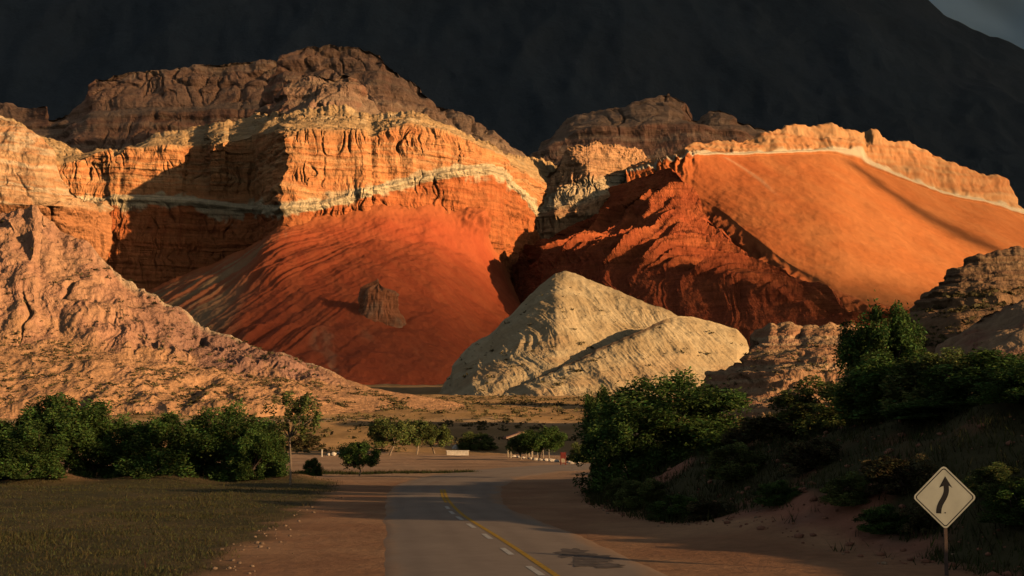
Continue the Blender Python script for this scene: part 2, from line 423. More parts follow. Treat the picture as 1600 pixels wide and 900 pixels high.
# saddle rock with pinnacles in the gap
def saddle_col(P, N, s, vv, uu):
    c = cl_up(P)
    c = mix(c, (0.60, 0.44, 0.26), 0.35 + 0 * vv)
    return mix(c, CREAM, sstep(0.85, 1.0, vv + .1 * perlin(s / 14, 2, 2)) * (1 - sstep(1.6, 1.9, vv)) * 0.8)
loft('saddle_rock', [
    [(770, 300, 1660), (800, 262, 1660), (825, 285, 1650), (850, 275, 1640), (872, 258, 1630), (885, 236, 1620), (903, 226, 1620), (935, 221, 1620), (962, 226, 1630), (985, 232, 1640), (1005, 240, 1650), (1020, 255, 1660), (1060, 262, 1660)],
    [(770, 320, 1640), (830, 312, 1620), (860, 300, 1600), (900, 288, 1590), (935, 283, 1590), (1000, 265, 1630), (1060, 268, 1640)],
    [(770, 345, 1620), (830, 345, 1590), (900, 330, 1570), (935, 315, 1570), (1000, 285, 1620), (1060, 290, 1630)],
    [(770, 460, 1600), (1060, 420, 1600)]],
    770, 1060, 260, [60, 24, 24], cliff_shape(7, 15, 3.4, 25, 1.2, 6, 6, 9.1, 4), saddle_col, M_CLIFF, back=(120, None),
    label='pale pinnacled rock in the gap between the two red cliffs')

# right slab ---------------------------------------------------------
SD0 = [(980, 1600), (1060, 1588), (1200, 1635), (1350, 1690), (1600, 1790), (1800, 1880), (2300, 2050)]
SD = [(980, 1600), (1060, 1585), (1200, 1630), (1343, 1680), (1350, 1700), (1364, 1690), (1600, 1790), (1800, 1880), (2300, 2050)]
def srow(ys, off, SD=SD):
    xs = sorted(set([p[0] for p in ys] + [p[0] for p in SD]))
    y = np.interp(xs, [p[0] for p in ys], [p[1] for p in ys]); d = np.interp(xs, [p[0] for p in SD], [p[1] for p in SD])
    off = off if np.isscalar(off) else np.interp(xs, [p[0] for p in off], [p[1] for p in off])
    return list(zip(xs, y, d + off))
sb = [(980, 276), (1040, 258), (1075, 243), (1090, 239), (1200, 237), (1300, 232), (1346, 232), (1352, 246), (1400, 270), (1450, 291), (1500, 305), (1560, 316), (1595, 330), (1800, 395), (2300, 600)]
def slab_shape(P, N, s, vv, uu):
    x, y, z = P[..., 0], P[..., 1], P[..., 2]
    up = 1 - sstep(0.95, 1.15, vv)
    wx = x + 8 * perlin(x / 20, z / 20, 1)
    q = 0.9 * fbm(wx / 34, y / 34, z / 150, 3) + .22 * fbm(wx / 8, y / 8, z / 50, 3, .6, True) + .5 * np.clip(3 * perlin(z / 7, 1.1, 2.2), -1, 1) * .5
    d = up * (5 * q + 2.5 * fbm(x / 22, y / 22, z / 22, 5, .55)) + (1 - up) * (1.6 * fbm(x / 70, y / 70, z / 70, 5) + .7 * fbm((x + .6 * z) / 14, y / 14, z / 60, 4))
    lowg = sstep(3.0, 3.5, vv) * 7 * fbm(x / 26, y / 26, z / 120, 4, .5, True)
    left = sstep(1100, 1060, uu) * np.exp(-((vv - 1.5) / .8) ** 2)
    d = d + lowg + left * 8 * fbm((s + 3 * perlin(s / 9, z / 9, 4)) / 7, 3.3, z / 60, 3, .6, True)
    P = P + N * d[..., None]
    c = np.exp(-(vv / .4) ** 2)
    P[..., 2] += c * (4 * perlin(s / 40, 1, 1) + 2.5 * perlin(s / 14, 4, 1) + 1.5 * perlin(s / 5, 4, 9))
    P[..., 1] -= 4 * np.exp(-((vv - 1.5) / .4) ** 2)
    return P
sl_up = bands([(0.56, 0.27, 0.11), (0.57, 0.32, 0.15), (0.52, 0.22, 0.085), (0.54, 0.29, 0.13)], 15, sed=1.9)
def slab_col(P, N, s, vv, uu):
    x, y, z = P[..., 0], P[..., 1], P[..., 2]
    st = fbm((x + z * .5) / 40, y / 40, z / 160, 4)
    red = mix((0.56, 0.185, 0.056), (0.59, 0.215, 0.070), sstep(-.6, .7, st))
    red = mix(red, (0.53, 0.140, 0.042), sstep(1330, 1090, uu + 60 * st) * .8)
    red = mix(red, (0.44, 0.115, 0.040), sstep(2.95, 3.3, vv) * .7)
    line = 0.7 * np.exp(-((uu - (1130 + (vv - 2) * 190)) / 5) ** 2) * sstep(2, 2.03, vv) * (1 - sstep(2.3, 2.5, vv))
    red = mix(red, (0.60, 0.34, 0.18), line * .8)
    c = sl_up(P)
    w = vv + .12 * perlin(s / 18, 2, 2)
    c = mix(c, (0.62, 0.50, 0.33), sstep(.95, 1.05, w))
    return mix(c, red, sstep(1.55, 1.75, w))
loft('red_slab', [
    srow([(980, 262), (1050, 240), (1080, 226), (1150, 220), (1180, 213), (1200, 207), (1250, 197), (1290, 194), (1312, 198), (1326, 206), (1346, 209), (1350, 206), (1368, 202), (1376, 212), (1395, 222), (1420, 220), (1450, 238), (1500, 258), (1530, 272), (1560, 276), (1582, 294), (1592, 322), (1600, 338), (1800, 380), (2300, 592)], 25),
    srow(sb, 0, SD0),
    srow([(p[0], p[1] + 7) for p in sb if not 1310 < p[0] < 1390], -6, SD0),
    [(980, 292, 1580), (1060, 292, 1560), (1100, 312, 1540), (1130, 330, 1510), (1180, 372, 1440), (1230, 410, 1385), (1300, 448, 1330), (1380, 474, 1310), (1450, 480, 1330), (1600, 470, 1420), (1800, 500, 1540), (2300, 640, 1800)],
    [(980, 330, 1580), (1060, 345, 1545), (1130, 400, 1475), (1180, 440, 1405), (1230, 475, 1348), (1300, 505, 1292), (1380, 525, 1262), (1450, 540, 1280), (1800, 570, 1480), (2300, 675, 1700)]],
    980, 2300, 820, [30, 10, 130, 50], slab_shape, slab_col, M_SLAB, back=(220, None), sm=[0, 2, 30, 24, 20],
    label='smooth bright orange rock slab capped by a thin pale band')

# dark spur ----------------------------------------------------------
def spur_shape(P, N, s, vv, uu):
    x, y, z = P[..., 0], P[..., 1], P[..., 2]
    # gullies run down the slope from the ridge, right to left
    q = uu + 150 * np.clip(vv - .6, 0, 1.6) + 6 * fbm(x / 50, y / 50, z / 50, 3)
    g1 = 1.2 * (1 - 2.4 * np.abs(perlin(q / 36, vv * .25, 3.3)) ** .8) + .6 * (1 - 2 * np.abs(perlin(q / 15, vv * .4, 7.3)))
    upper = sstep(0.5, 1.2, vv) * (1 - sstep(1.9, 2.2, vv))
    low = sstep(1.85, 2.15, vv)
    wl_ = s + 12 * fbm(x / 40, z / 40, 2.2, 3)
    d = upper * 12 * g1 * (.55 + .6 * sstep(-.4, .4, perlin(x / 90, y / 90, 3)))
    d = d + low * (4 * fbm(wl_ / 22, vv * .7, 5.5, 3, .5, True) * sstep(-.5, .4, perlin(s / 60, vv, 7)) + 6 * perlin(wl_ / 60, vv, 2.5)) + 3.0 * fbm(x / 30, y / 30, z / 30, 6, .6)
    P = P + N * d[..., None]
    P[..., 2] += np.exp(-(vv / .25) ** 2) * (4 * perlin(s / 22, 1, 5) + 2 * perlin(s / 8, 1, 5))
    return P
def spur_col(P, N, s, vv, uu):
    x, y, z = P[..., 0], P[..., 1], P[..., 2]
    c = mix((0.42, 0.095, 0.034), (0.48, 0.125, 0.042), sstep(-.5, .6, fbm(x / 40, y / 40, z / 15, 4)))
    return mix(c, (0.36, 0.078, 0.032), sstep(1.8, 2.2, vv) * .5)
loft('red_spur', [
    [(740, 440, 1620), (760, 428, 1620), (790, 388, 1622), (815, 354, 1630), (845, 344, 1625), (900, 324, 1612), (940, 298, 1600), (1000, 278, 1568), (1036, 264, 1540), (1050, 260, 1526), (1060, 268, 1515), (1075, 299, 1495), (1100, 338, 1460), (1150, 384, 1398), (1200, 424, 1338), (1250, 458, 1283), (1290, 482, 1246), (1330, 499, 1210), (1370, 514, 1190), (1450, 530, 1180)],
    [(740, 448, 1590), (790, 420, 1590), (830, 396, 1585), (860, 384, 1578), (930, 356, 1560), (1000, 326, 1545), (1036, 302, 1530), (1060, 306, 1505), (1075, 328, 1485), (1100, 360, 1450), (1150, 396, 1390), (1200, 432, 1330), (1250, 464, 1277), (1330, 502, 1203), (1450, 535, 1176)],
    [(740, 455, 1570), (790, 432, 1560), (830, 408, 1500), (850, 400, 1440), (880, 397, 1410), (950, 402, 1362), (1050, 414, 1310), (1150, 442, 1270), (1250, 482, 1230), (1330, 512, 1190), (1450, 545, 1170)],
    [(740, 500, 1540), (800, 500, 1500), (840, 495, 1390), (950, 530, 1270), (1100, 560, 1210), (1330, 560, 1150), (1450, 570, 1150)]],
    740, 1450, 520, [40, 100, 90], spur_shape, spur_col, M_CLIFF, back=(120, None),
    label='dark red gullied spur in shade below the bright slab')

# red fan ------------------------------------------------------------
def fan_shape(P, N, s, vv, uu):
    x, y, z = P[..., 0], P[..., 1], P[..., 2]
    # rills run straight down the fan on its left flank
    left = sstep(600, 420, uu)
    q = uu + 175 * np.clip(vv - .3, 0, 3)                        # lines falling to the left
    g = (1 - 2.2 * np.abs(perlin(q / 34 + .2 * fbm(x / 50, y / 50, z / 50, 3), 1.1, vv * .3))) + .5 * (1 - 2 * np.abs(perlin(q / 13, 4.1, vv * .5)))
    d = g * (.6 + 4.2 * left) * sstep(0.2, .8, vv) * (.4 + .7 * sstep(-.3, .3, perlin(x / 80, y / 80, 1))) + 2.2 * fbm(x / 36, y / 36, z / 36, 6, .6)
    knob = np.exp(-((uu - 738) / 20) ** 2 - ((vv - .25) / .22) ** 2)
    d = d + knob * (10 + 7 * fbm(x / 8, y / 8, z / 12, 3, .5, True))
    return P + N * d[..., None]
def fan_col(P, N, s, vv, uu):
    x, y, z = P[..., 0], P[..., 1], P[..., 2]
    dx, dy = x + 225, y - 1400
    ang = np.arctan2(dx, -dy)
    st = fbm(ang * 10 + .3 * fbm(x / 50, y / 50, z / 50, 3), 1.1, np.hypot(dx, dy) / 160, 4)
    c = mix((0.44, 0.090, 0.034), (0.48, 0.110, 0.041), sstep(-.6, .6, st))
    q = uu + 175 * np.clip(vv - .3, 0, 3)
    grey = sstep(470, 380, uu + 40 * np.clip(vv - .5, 0, 2) + 25 * st) * (.35 + .6 * sstep(-.15, .25, perlin(q / 24, 3.3, vv * .4)))
    c = mix(c, (0.40, 0.25, 0.125), grey)
    c = mix((0.50, 0.145, 0.05), c, sstep(0, .7, vv))
    pale = sstep(.1, .5, st) * sstep(2.45, 2.9, vv + .2 * st) * sstep(700, 560, uu)
    return mix(c, (0.46, 0.33, 0.18), pale * .8)
loft('red_fan', [
    [(150, 478, 1400), (230, 455, 1400), (300, 424, 1396), (370, 394, 1388), (425, 364, 1378), (445, 350, 1374), (520, 334, 1397), (600, 316, 1416), (680, 310, 1444), (740, 328, 1470), (770, 375, 1498), (790, 420, 1500), (815, 478, 1440), (860, 520, 1380)],
    [(150, 500, 1362), (230, 476, 1362), (300, 446, 1356), (370, 416, 1350), (425, 388, 1346), (445, 382, 1346), (520, 380, 1360), (600, 376, 1374), (680, 380, 1402), (740, 404, 1428), (770, 435, 1440), (800, 475, 1420), (815, 492, 1395), (860, 530, 1340)],
    [(150, 545, 1262), (300, 495, 1248), (425, 466, 1236), (520, 462, 1238), (600, 460, 1250), (680, 468, 1285), (760, 502, 1335), (800, 522, 1330), (860, 550, 1290)],
    [(150, 640, 1080), (300, 600, 1060), (425, 600, 1040), (560, 605, 1030), (690, 610, 1060), (780, 610, 1150), (860, 620, 1200)],
    [(150, 700, 1020), (860, 690, 1130)]],
    150, 860, 480, [50, 90, 110, 6], fan_shape, fan_col, M_SLAB, back=(100, None), sm=14,
    label='red debris slope spreading below the orange cliff wall')

# white hill ---------------------------------------------------------
def white_shape(sed):
    def f(P, N, s, vv, uu):
        x, y, z = P[..., 0], P[..., 1], P[..., 2]
        a = x * .85 + (z - 30) * .55
        d = sstep(0, .2, vv) * .75 * fbm(a / 13 + sed + .3 * perlin(x / 30, y / 30, z / 30), y / 60, z / 90, 4, .6, True) + .40 * fbm(x / 9, y / 9, z / 9 + sed, 6, .6)
        P = P + N * d[..., None]
        P[..., 2] += np.exp(-(vv / .3) ** 2) * (.7 * perlin(s / 12, sed, 1) + .5 * perlin(s / 4, sed, 3))
        return P
    return f
def white_col(P, N, s, vv, uu):
    x, y, z = P[..., 0], P[..., 1], P[..., 2]
    t = fbm(x / 16, y / 16, z / 16, 5)
    c = mix((0.46, 0.335, 0.18), (0.56, 0.43, 0.245), sstep(-.5, .4, t))
    st = sstep(.15, .7, fbm((x * .85 + z * .55) / 9, y / 40, z / 40, 4))
    c = mix(c, (0.45, 0.33, 0.18), st * .65)
    return mix(c, (0.48, 0.31, 0.16), sstep(.55, 1.0, vv) * sstep(-.2, .5, fbm(x / 25, y / 25, z / 9, 3)) * .6)
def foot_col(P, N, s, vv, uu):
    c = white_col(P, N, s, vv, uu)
    return mix(c, (0.17, 0.115, 0.07), sstep(.13, .05, vv + .04 * perlin(s / 6, 1, 2)) * sstep(1060, 1030, uu))  # brown soil band with the ditch's shade painted in along the crest
loft('white_hill', [
    [(670, 625, 730), (688, 612, 730), (695, 596, 735), (707, 582, 740), (709, 566, 745), (738, 536, 750), (765, 522, 755), (800, 492, 760), (822, 466, 765), (848, 442, 768), (868, 425, 770), (880, 423, 770), (900, 428, 770), (950, 448, 765), (1000, 467, 755), (1040, 484, 745), (1060, 494, 740), (1100, 505, 735), (1180, 560, 730)],
    [(670, 632, 668), (695, 624, 669), (740, 598, 673), (800, 572, 680), (870, 540, 692), (950, 540, 704), (1040, 545, 716), (1180, 595, 728)],
    [(670, 665, 610), (800, 660, 622), (1180, 660, 660)]],
    670, 1180, 420, [110, 60], white_shape(0.3), white_col, M_WHITE, back=(140, None),
    label='pale cream hill with a pointed top standing on the plain')
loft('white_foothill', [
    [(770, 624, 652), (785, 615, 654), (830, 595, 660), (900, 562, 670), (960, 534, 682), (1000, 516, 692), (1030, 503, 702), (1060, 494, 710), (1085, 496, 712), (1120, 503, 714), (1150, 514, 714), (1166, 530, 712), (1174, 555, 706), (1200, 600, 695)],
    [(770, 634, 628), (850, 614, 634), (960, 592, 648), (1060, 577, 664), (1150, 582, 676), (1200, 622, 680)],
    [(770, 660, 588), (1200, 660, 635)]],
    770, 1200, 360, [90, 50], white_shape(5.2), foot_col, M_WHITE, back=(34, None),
    label='lower cream hill split off from the pointed hill by a brown ditch with painted-in shade')

# left hill ----------------------------------------------------------
def lhill_shape(P, N, s, vv, uu):
    x, y, z = P[..., 0], P[..., 1], P[..., 2]
    up = sstep(-.1, .2, vv) * (1 - sstep(.8, 1.15, vv))
    w_ = s + 5 * fbm(x / 20, y / 20, z / 20, 3)
    g = .55 * fbm(w_ / 26, vv * .8, 3.1, 4, .5) + .28 * fbm(w_ / 7, vv * 1.5, 1.1, 3, .55, True) * sstep(-.4, .4, perlin(s / 40, vv * 2, 4))
    crk = np.exp(-(perlin(w_ / 18, vv * 1.2, 7.7) / .08) ** 2) * sstep(0, .4, perlin(s / 30, vv * 3, 8))
    d = up * (5.0 * g - 2.2 * crk) + 1.5 * fbm(x / 11, y / 11, z / 11, 6, .55) * (1 - sstep(.9, 1.6, vv) * .6)
    ap = sstep(1, 1.4, vv) * 1.6 * fbm(x / 14, y / 30, 1.1, 4, .5, True)
    fade = 1 - .8 * sstep(430, 560, uu)
    P = P + N * ((d + ap) * fade)[..., None]
    c = np.exp(-(vv / .25) ** 2) * fade
    P[..., 2] += c * (1.8 * perlin(s / 8, 2, 1) + 1.2 * perlin(s / 3, 2, 7))
    return P
def lhill_col(P, N, s, vv, uu):
    x, y, z = P[..., 0], P[..., 1], P[..., 2]
    t = fbm(x / 10, y / 10, z / 25, 4)
    rock = mix((0.47, 0.24, 0.14), (0.53, 0.285, 0.155), sstep(-.5, .5, t))
    rock = mix(rock, (0.27, 0.145, 0.105), sstep(130, 340, uu) * .9)  # pinkish-brown gully rock, its colour darkened for the weaker light there
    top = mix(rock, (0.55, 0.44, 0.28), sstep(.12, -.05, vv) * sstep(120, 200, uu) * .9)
    ap = mix((0.54, 0.295, 0.15), (0.46, 0.25, 0.125), sstep(-.3, .4, fbm(x / 8, y / 5, 1, 4)))
    ap = mix(ap, (0.48, 0.25, 0.15), sstep(.3, .7, fbm(x / 20, y / 12, 7, 3)) * .5)
    return mix(top, ap, np.maximum(sstep(.75, 1.05, vv + .25 * t), sstep(470, 580, uu)))
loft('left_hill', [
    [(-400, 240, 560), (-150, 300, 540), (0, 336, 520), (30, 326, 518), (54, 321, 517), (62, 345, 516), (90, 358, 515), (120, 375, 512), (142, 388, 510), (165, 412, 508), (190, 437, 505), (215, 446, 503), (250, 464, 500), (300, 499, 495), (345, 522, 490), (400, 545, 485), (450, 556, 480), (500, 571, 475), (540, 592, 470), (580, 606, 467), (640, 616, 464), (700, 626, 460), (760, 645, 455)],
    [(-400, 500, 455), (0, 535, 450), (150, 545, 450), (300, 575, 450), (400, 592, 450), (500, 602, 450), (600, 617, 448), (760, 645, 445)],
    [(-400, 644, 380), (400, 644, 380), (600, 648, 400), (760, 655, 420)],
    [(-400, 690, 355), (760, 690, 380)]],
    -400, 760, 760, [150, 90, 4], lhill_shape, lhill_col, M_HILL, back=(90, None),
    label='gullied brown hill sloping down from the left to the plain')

# right foothills ----------------------------------------------------
rf_pal = bands([(0.34, 0.21, 0.12), (0.44, 0.31, 0.18), (0.28, 0.16, 0.10), (0.46, 0.34, 0.20)], 1.8, 1.5, sed=4.9)
rshape = cliff_shape(1.7, 7, 1.1, 8, .8, 1.7, 2.5, 3.8, .7, 1.2)
loft('layered_outcrop', [
    [(1415, 492, 261), (1440, 474, 261), (1452, 456, 261), (1476, 430, 261), (1500, 408, 261), (1530, 394, 262), (1560, 390, 263), (1600, 386, 266), (1640, 400, 268), (1750, 480, 271), (2000, 600, 281)],
    [(1415, 505, 251), (1450, 488, 249), (1500, 470, 245), (1560, 462, 245), (1640, 470, 247), (1750, 530, 249), (2000, 620, 256)],
    [(1415, 560, 216), (1500, 540, 211), (1600, 535, 208), (1750, 560, 208), (2000, 640, 211)],
    [(1415, 690, 201), (2000, 690, 201)]],
    1415, 2000, 300, [80, 60, 6], rshape,
    lambda P, N, s, vv, uu: mix(rf_pal(P), (0.42, 0.27, 0.15), sstep(.9, 1.1, vv) * .8) * np.array([.62, .55, .50]), M_HILL, back=(80, None),
    label='dark layered rock outcrop below the right end of the slab')
loft('red_bank', [
    [(1440, 565, 200), (1480, 535, 200), (1510, 508, 201), (1540, 488, 203), (1575, 470, 205), (1600, 457, 207), (1650, 462, 211), (1800, 560, 215), (2000, 640, 222)],
    [(1440, 575, 194), (1520, 545, 191), (1560, 520, 189), (1600, 500, 189), (1650, 505, 189), (1800, 590, 192), (2000, 660, 207)],
    [(1440, 650, 170), (1650, 620, 170), (2000, 680, 170)],
    [(1440, 760, 159), (2000, 760, 159)]],
    1440, 2000, 220, [40, 60, 6], cliff_shape(2.0, 9, 1.3, 10, .4, 3, 3, 6.8, 1.0, 2.0),
    lambda P, N, s, vv, uu: mix((0.33, 0.16, 0.10), (0.40, 0.26, 0.15), sstep(-.4, .5, fbm(P[..., 0] / 9, P[..., 1] / 9, P[..., 2] / 4, 4))), M_HILL, back=(50, None),
    label='reddish brown bank below the layered outcrop')
rc_pal = bands([(0.46, 0.34, 0.20), (0.38, 0.22, 0.13), (0.50, 0.40, 0.25), (0.36, 0.19, 0.13)], 3.8, 2.5, sed=7.4)
loft('low_outcrop', [
    [(1085, 610, 430), (1110, 582, 430), (1140, 568, 430), (1160, 558, 432), (1166, 534, 434), (1178, 522, 436), (1200, 512, 438), (1232, 509, 440), (1248, 520, 440), (1262, 511, 442), (1290, 506, 445), (1335, 501, 448), (1400, 500, 450), (1470, 515, 450), (1560, 545, 450)],
    [(1085, 620, 418), (1165, 574, 408), (1200, 556, 405), (1280, 545, 405), (1400, 540, 410), (1560, 565, 420)],
    [(1085, 660, 360), (1250, 640, 350), (1560, 640, 350)],
    [(1085, 700, 330), (1560, 700, 330)]],
    1085, 1560, 300, [60, 70, 5], cliff_shape(3.4, 11, 2.6, 13, 1.1, 3.4, 5, 2.9, 1.8, 1.4),
    lambda P, N, s, vv, uu: rc_pal(P) * np.array([.95, .80, .70]), M_HILL, back=(60, None),
    label='low tan and pink rock outcrop right of the cream hill')

# ------------------------------------------------------------------ cloud banks
def to_px(P):
    yc = P[..., 1] * math.cos(PITCH) + (P[..., 2] - CAM_Z) * math.sin(PITCH); zc = -P[..., 1] * math.sin(PITCH) + (P[..., 2] - CAM_Z) * math.cos(PITCH)
    return 800 + F * P[..., 0] / yc, 450 - F * zc / yc
def surf(name, px, py):
    P, vv, uu = o_grids[name]; qx, qy = to_px(P)
    k = np.unravel_index(np.argmin((qx - px) ** 2 + (qy - py) ** 2 + 1e7 * (vv < 0)), qx.shape); return P[k]
def uv(p): return np.array([p[0] - p[2] * COT * SX, p[1] - p[2] * COT * SY])
SA, SB = uv(surf('red_slab', 1325, 250)), uv(surf('red_slab', 1555, 388))
SL = np.linalg.norm(SB - SA); SDIR = (SB - SA) / SL
def trans_valley(U, V):
    wob = 90 * fbm(U / 500, V / 500, 1.3, 3)
    v = V + wob * 0.5
    T = np.interp(v, [-2000, 70, 150, 300, 430, 680, 780, 960, 1040, 1160, 1400, 1640, 1760, 2560, 2800, 2980, 3200, 3500, 9000],
                  [.40, .40, .70, .95, 1, 1, 1, 1, .40, .08, .10, .20, 1, 1, .85, .58, .23, .17, .17])
    # the red fan stays in shade a little longer than the slab beside it
    Tf = np.interp(v, [-2000, 1040, 1160, 1400, 1640, 1800, 1900], [.4, .4, .06, .11, .28, .42, 1])
    T = np.where(v > 1000, T + (np.minimum(Tf, 1) - T) * sstep(-480, -580, U) * sstep(2000, 1900, v), T)
    # the mesa is a little brighter than the summit of the butte
    T = T + .08 * sstep(3600, 3800, V)
    return T * (1 + .06 * fbm(U / 220, V / 220, 6.6, 3))
def trans_streak(U, V):
    a = (U - SA[0]) * SDIR[0] + (V - SA[1]) * SDIR[1]
    d = (U - SA[0]) * SDIR[1] - (V - SA[1]) * SDIR[0]
    d = -d + 8 * perlin(a / 90, d / 60, 2)
    T = .88 * np.exp(-(d / (15 + 6 * sstep(0, SL, a))) ** 2) * sstep(-60, 60, a) * sstep(SL + 200, SL + 20, a)
    T = T + .30 * sstep(5, 40, d) * sstep(-60, 60, a) * sstep(330, 200, d) * sstep(SL + 200, SL, a)
    return 1 - T
u_, v_ = np.sort([SA[0], SB[0]]), np.sort([SA[1], SB[1]])
cloud_deck('cloud', u_[0] - 260, u_[1] + 420, v_[0] - 260, v_[1] + 420, 6, 650, 20, trans_streak, 'unseen wisp of cloud added to cast the streak of shade across the bright slab')  # out-of-view cloud, added only to lay the dark stripe on the slab
cloud_deck('cloud', -3900, 900, -700, 4700, 22, 1500, 60, trans_valley, 'broken cloud bank high behind the viewer dimming the low sun')
cloud_deck('cloud', -16500, 2200, 4500, 19500, 120, 4500, 160, lambda U, V: np.interp(V + 150 * fbm(U / 900, V / 900, 3, 3), [4600, 5000], [.6, .012]), 'heavy high cloud bank that shades the dark mountain')
# grey storm cloud standing behind the mountain
th_, ph_ = np.meshgrid(np.linspace(0, 2 * np.pi, 160, endpoint=False), np.linspace(0.02, np.pi - .02, 90))
n_ = np.stack([np.cos(th_) * np.sin(ph_), np.sin(th_) * np.sin(ph_), np.cos(ph_)], -1)
r_ = 1 + .16 * fbm(n_[..., 0] * 2.2, n_[..., 1] * 2.2, n_[..., 2] * 2.2, 5, .5)
Vc = n_ * r_[..., None] * np.array([2700, 1300, 2100]) + np.array([3700, 10600, 2500])
o = link('cloud', mesh_np('cloud', Vc, grid_faces(90, 160, True), np.zeros((90 * 160, 3))), plain_mat('storm_cloud', (0.56, 0.78, 0.95), 1.0, .06, .0006))
tag(o, 'grey storm cloud behind the shoulder of the dark mountain', None, None, 'structure')

# ------------------------------------------------------------------ ground
XT = [(0, 15), (27, 11), (32, 9.4), (37, 7.8), (44, 5.6), (52, 4.1), (60, 3.0), (75, 3.4), (90, 7), (120, 17), (160, 38), (220, 75), (400, 200), (40000, 20000)]
GB = [on_plane(*p) for p in ((300, 930), (341, 895), (403, 848), (453, 813), (500, 786), (531, 763))]
GBY = [-50] + [p[1] for p in GB] + [97]; GBX = [-2.5 - 9] + [p[0] for p in GB] + [-11.5]
road_l = np.array([on_plane(*p) for p in ((597, 1000), (597, 900), (598, 850), (600, 800), (603, 775), (612, 760), (640, 749), (690, 740), (750, 733), (830, 727.5), (920, 724))])
road_r = np.array([on_plane(*p) for p in ((1250, 1000), (1060, 900), (975, 868), (912, 838), (850, 816), (794, 795), (781, 773), (787, 758), (812, 747), (860, 739), (960, 733))])
def bank(x, y):
    lat = x - np.interp(y, [p[0] for p in XT], [p[1] for p in XT])
    lat = np.where(y < 0, x - 15, lat)
    return lat
def ground_z(x, y):
    x = np.asarray(x, float); y = np.asarray(y, float)
    lat = bank(x, y)
    near = 1 - sstep(150, 330, y)
    up = np.where(lat > 0, 9.0 * (1 - np.exp(-np.maximum(lat, 0) / 23.0)), 0) * sstep(0, 5, lat) * near
    lump = near * (sstep(2, 9, lat) * (1.0 * perlin(x / 8, y / 11, 4.4) + .45 * perlin(x / 3.1, y / 4, 1.4)) + sstep(.5, 3, lat) * (.16 * perlin(x / 1.3, y / 1.6, 2.7) + .09 * perlin(x / .55, y / .7, 6.7)))
    zp = np.interp(y, [-1e5, 215, 260, 300, 400, 600, 1000, 1500, 4000, 1e5], [0, 0, 1.2, 3.2, 9.5, 18.5, 38, 60, 120, 120])
    up = up + .9 * np.exp(-((x - 7.9) / 2.6) ** 2 - ((y - 43) / 4.5) ** 2) * .55 + .5 * np.exp(-((x - 7.2) / 2.4) ** 2 - ((y - 60) / 4) ** 2)
    rl = np.interp(y, road_l[:, 1], road_l[:, 0])
    off = sstep(1.5, 7, rl - x)
    left = off * (.10 * perlin(x / 5, y / 5, 2.2) + .05 * perlin(x / 1.3, y / 1.3, 5))
    r = np.hypot(x + 22, (y - 97) / 1.0)
    mound = .55 * np.exp(-((y - 93) / 2.5) ** 2) * sstep(-10, -14, x) * (0.6 + perlin(x / 4, 1, 1)) * sstep(-45, -30, x)
    rough = sstep(200, 260, y) * (.9 * perlin(x / 25, y / 25, 3.3) + .35 * perlin(x / 7, y / 7, 3.1))
    beh = -y
    wall = 0.0
    return up + lump + zp + left + np.maximum(mound, 0) + rough - 0.06 * (1 - sstep(-.5, 1.5, rl - x)) * (lat < 0) * (y < 190) * 0
def bank_grass(x, y, n1, n2):
    """share of grass against bare red earth on the bank"""
    lat = bank(x, y)
    earth = np.exp(-((x - 7.4) / 2.4) ** 2 - ((y - 42) / 5) ** 2) + np.exp(-((x - 6.8) / 2.2) ** 2 - ((y - 60) / 4) ** 2) + .8 * np.exp(-((x - 11) / 2.5) ** 2 - ((y - 37) / 3) ** 2)
    return sstep(-.25, .2, n1 * .6 + n2 * .7 + .45 - .9 * earth - .5 * sstep(2.5, .5, lat))
def ground_col(x, y, z):
    lat = bank(x, y)
    n1 = fbm(x / 4, y / 4, 1.7, 4); n2 = fbm(x / 14, y / 14, 5.7, 3)
    dirt = mix((0.55, 0.30, 0.155), (0.45, 0.225, 0.115), sstep(-.5, .6, n1))
    lot = mix((0.55, 0.35, 0.21), (0.48, 0.29, 0.17), sstep(-.5, .5, n2))
    c = mix(dirt, lot, sstep(80, 110, y))
    grass = mix((0.110, 0.092, 0.040), (0.17, 0.125, 0.056), sstep(-.4, .5, n1))
    gb = np.interp(y, GBY, GBX)
    gl = sstep(-.5, .9, gb - x + .9 * n1) * (1 - sstep(90, 95, y + 2 * n2))
    gl = gl * (1 - .8 * sstep(.55, .8, fbm(x / 3, y / 5, 9.1, 3)) * sstep(45, 30, y))
    c = mix(c, grass, gl)
    rb = sstep(.4, 1.8, lat + .7 * n1) * (1 - sstep(150, 220, y))
    bankc = mix(mix((0.40, 0.17, 0.10), (0.34, 0.17, 0.11), sstep(-.4, .4, n1)), (0.085, 0.075, 0.032), bank_grass(x, y, n1, n2))
    c = mix(c, bankc, rb)
    plain = mix((0.54, 0.32, 0.14), (0.42, 0.25, 0.10), sstep(-.4, .5, fbm(x / 18, y / 30, 3.1, 4)))
    plain = mix(plain, (0.50, 0.37, 0.23), np.exp(-((y - 352 - 12 * perlin(x / 60, 1, 2)) / 9) ** 2) * sstep(40, -40, x) * .9)
    c = mix(c, plain, sstep(205, 240, y + 14 * n2))
    return c
fa = np.radians(np.linspace(-27, 27, 640)); ba = np.radians(np.linspace(27, 333, 90))[1:-1]
ang = np.concatenate([fa, ba])
rad = np.concatenate([np.linspace(0.5, 22, 14)[:-1], np.geomspace(22, 700, 300)[:-1], np.geomspace(700, 45000, 40)])
A, R = np.meshgrid(ang, rad)
gx, gy = R * np.sin(A), R * np.cos(A)
gz = ground_z(gx, gy)
gcol = ground_col(gx, gy, gz)
gme = mesh_np('ground', np.stack([gx, gy, gz], -1), grid_faces(*gx.shape, wrap=True), gcol)
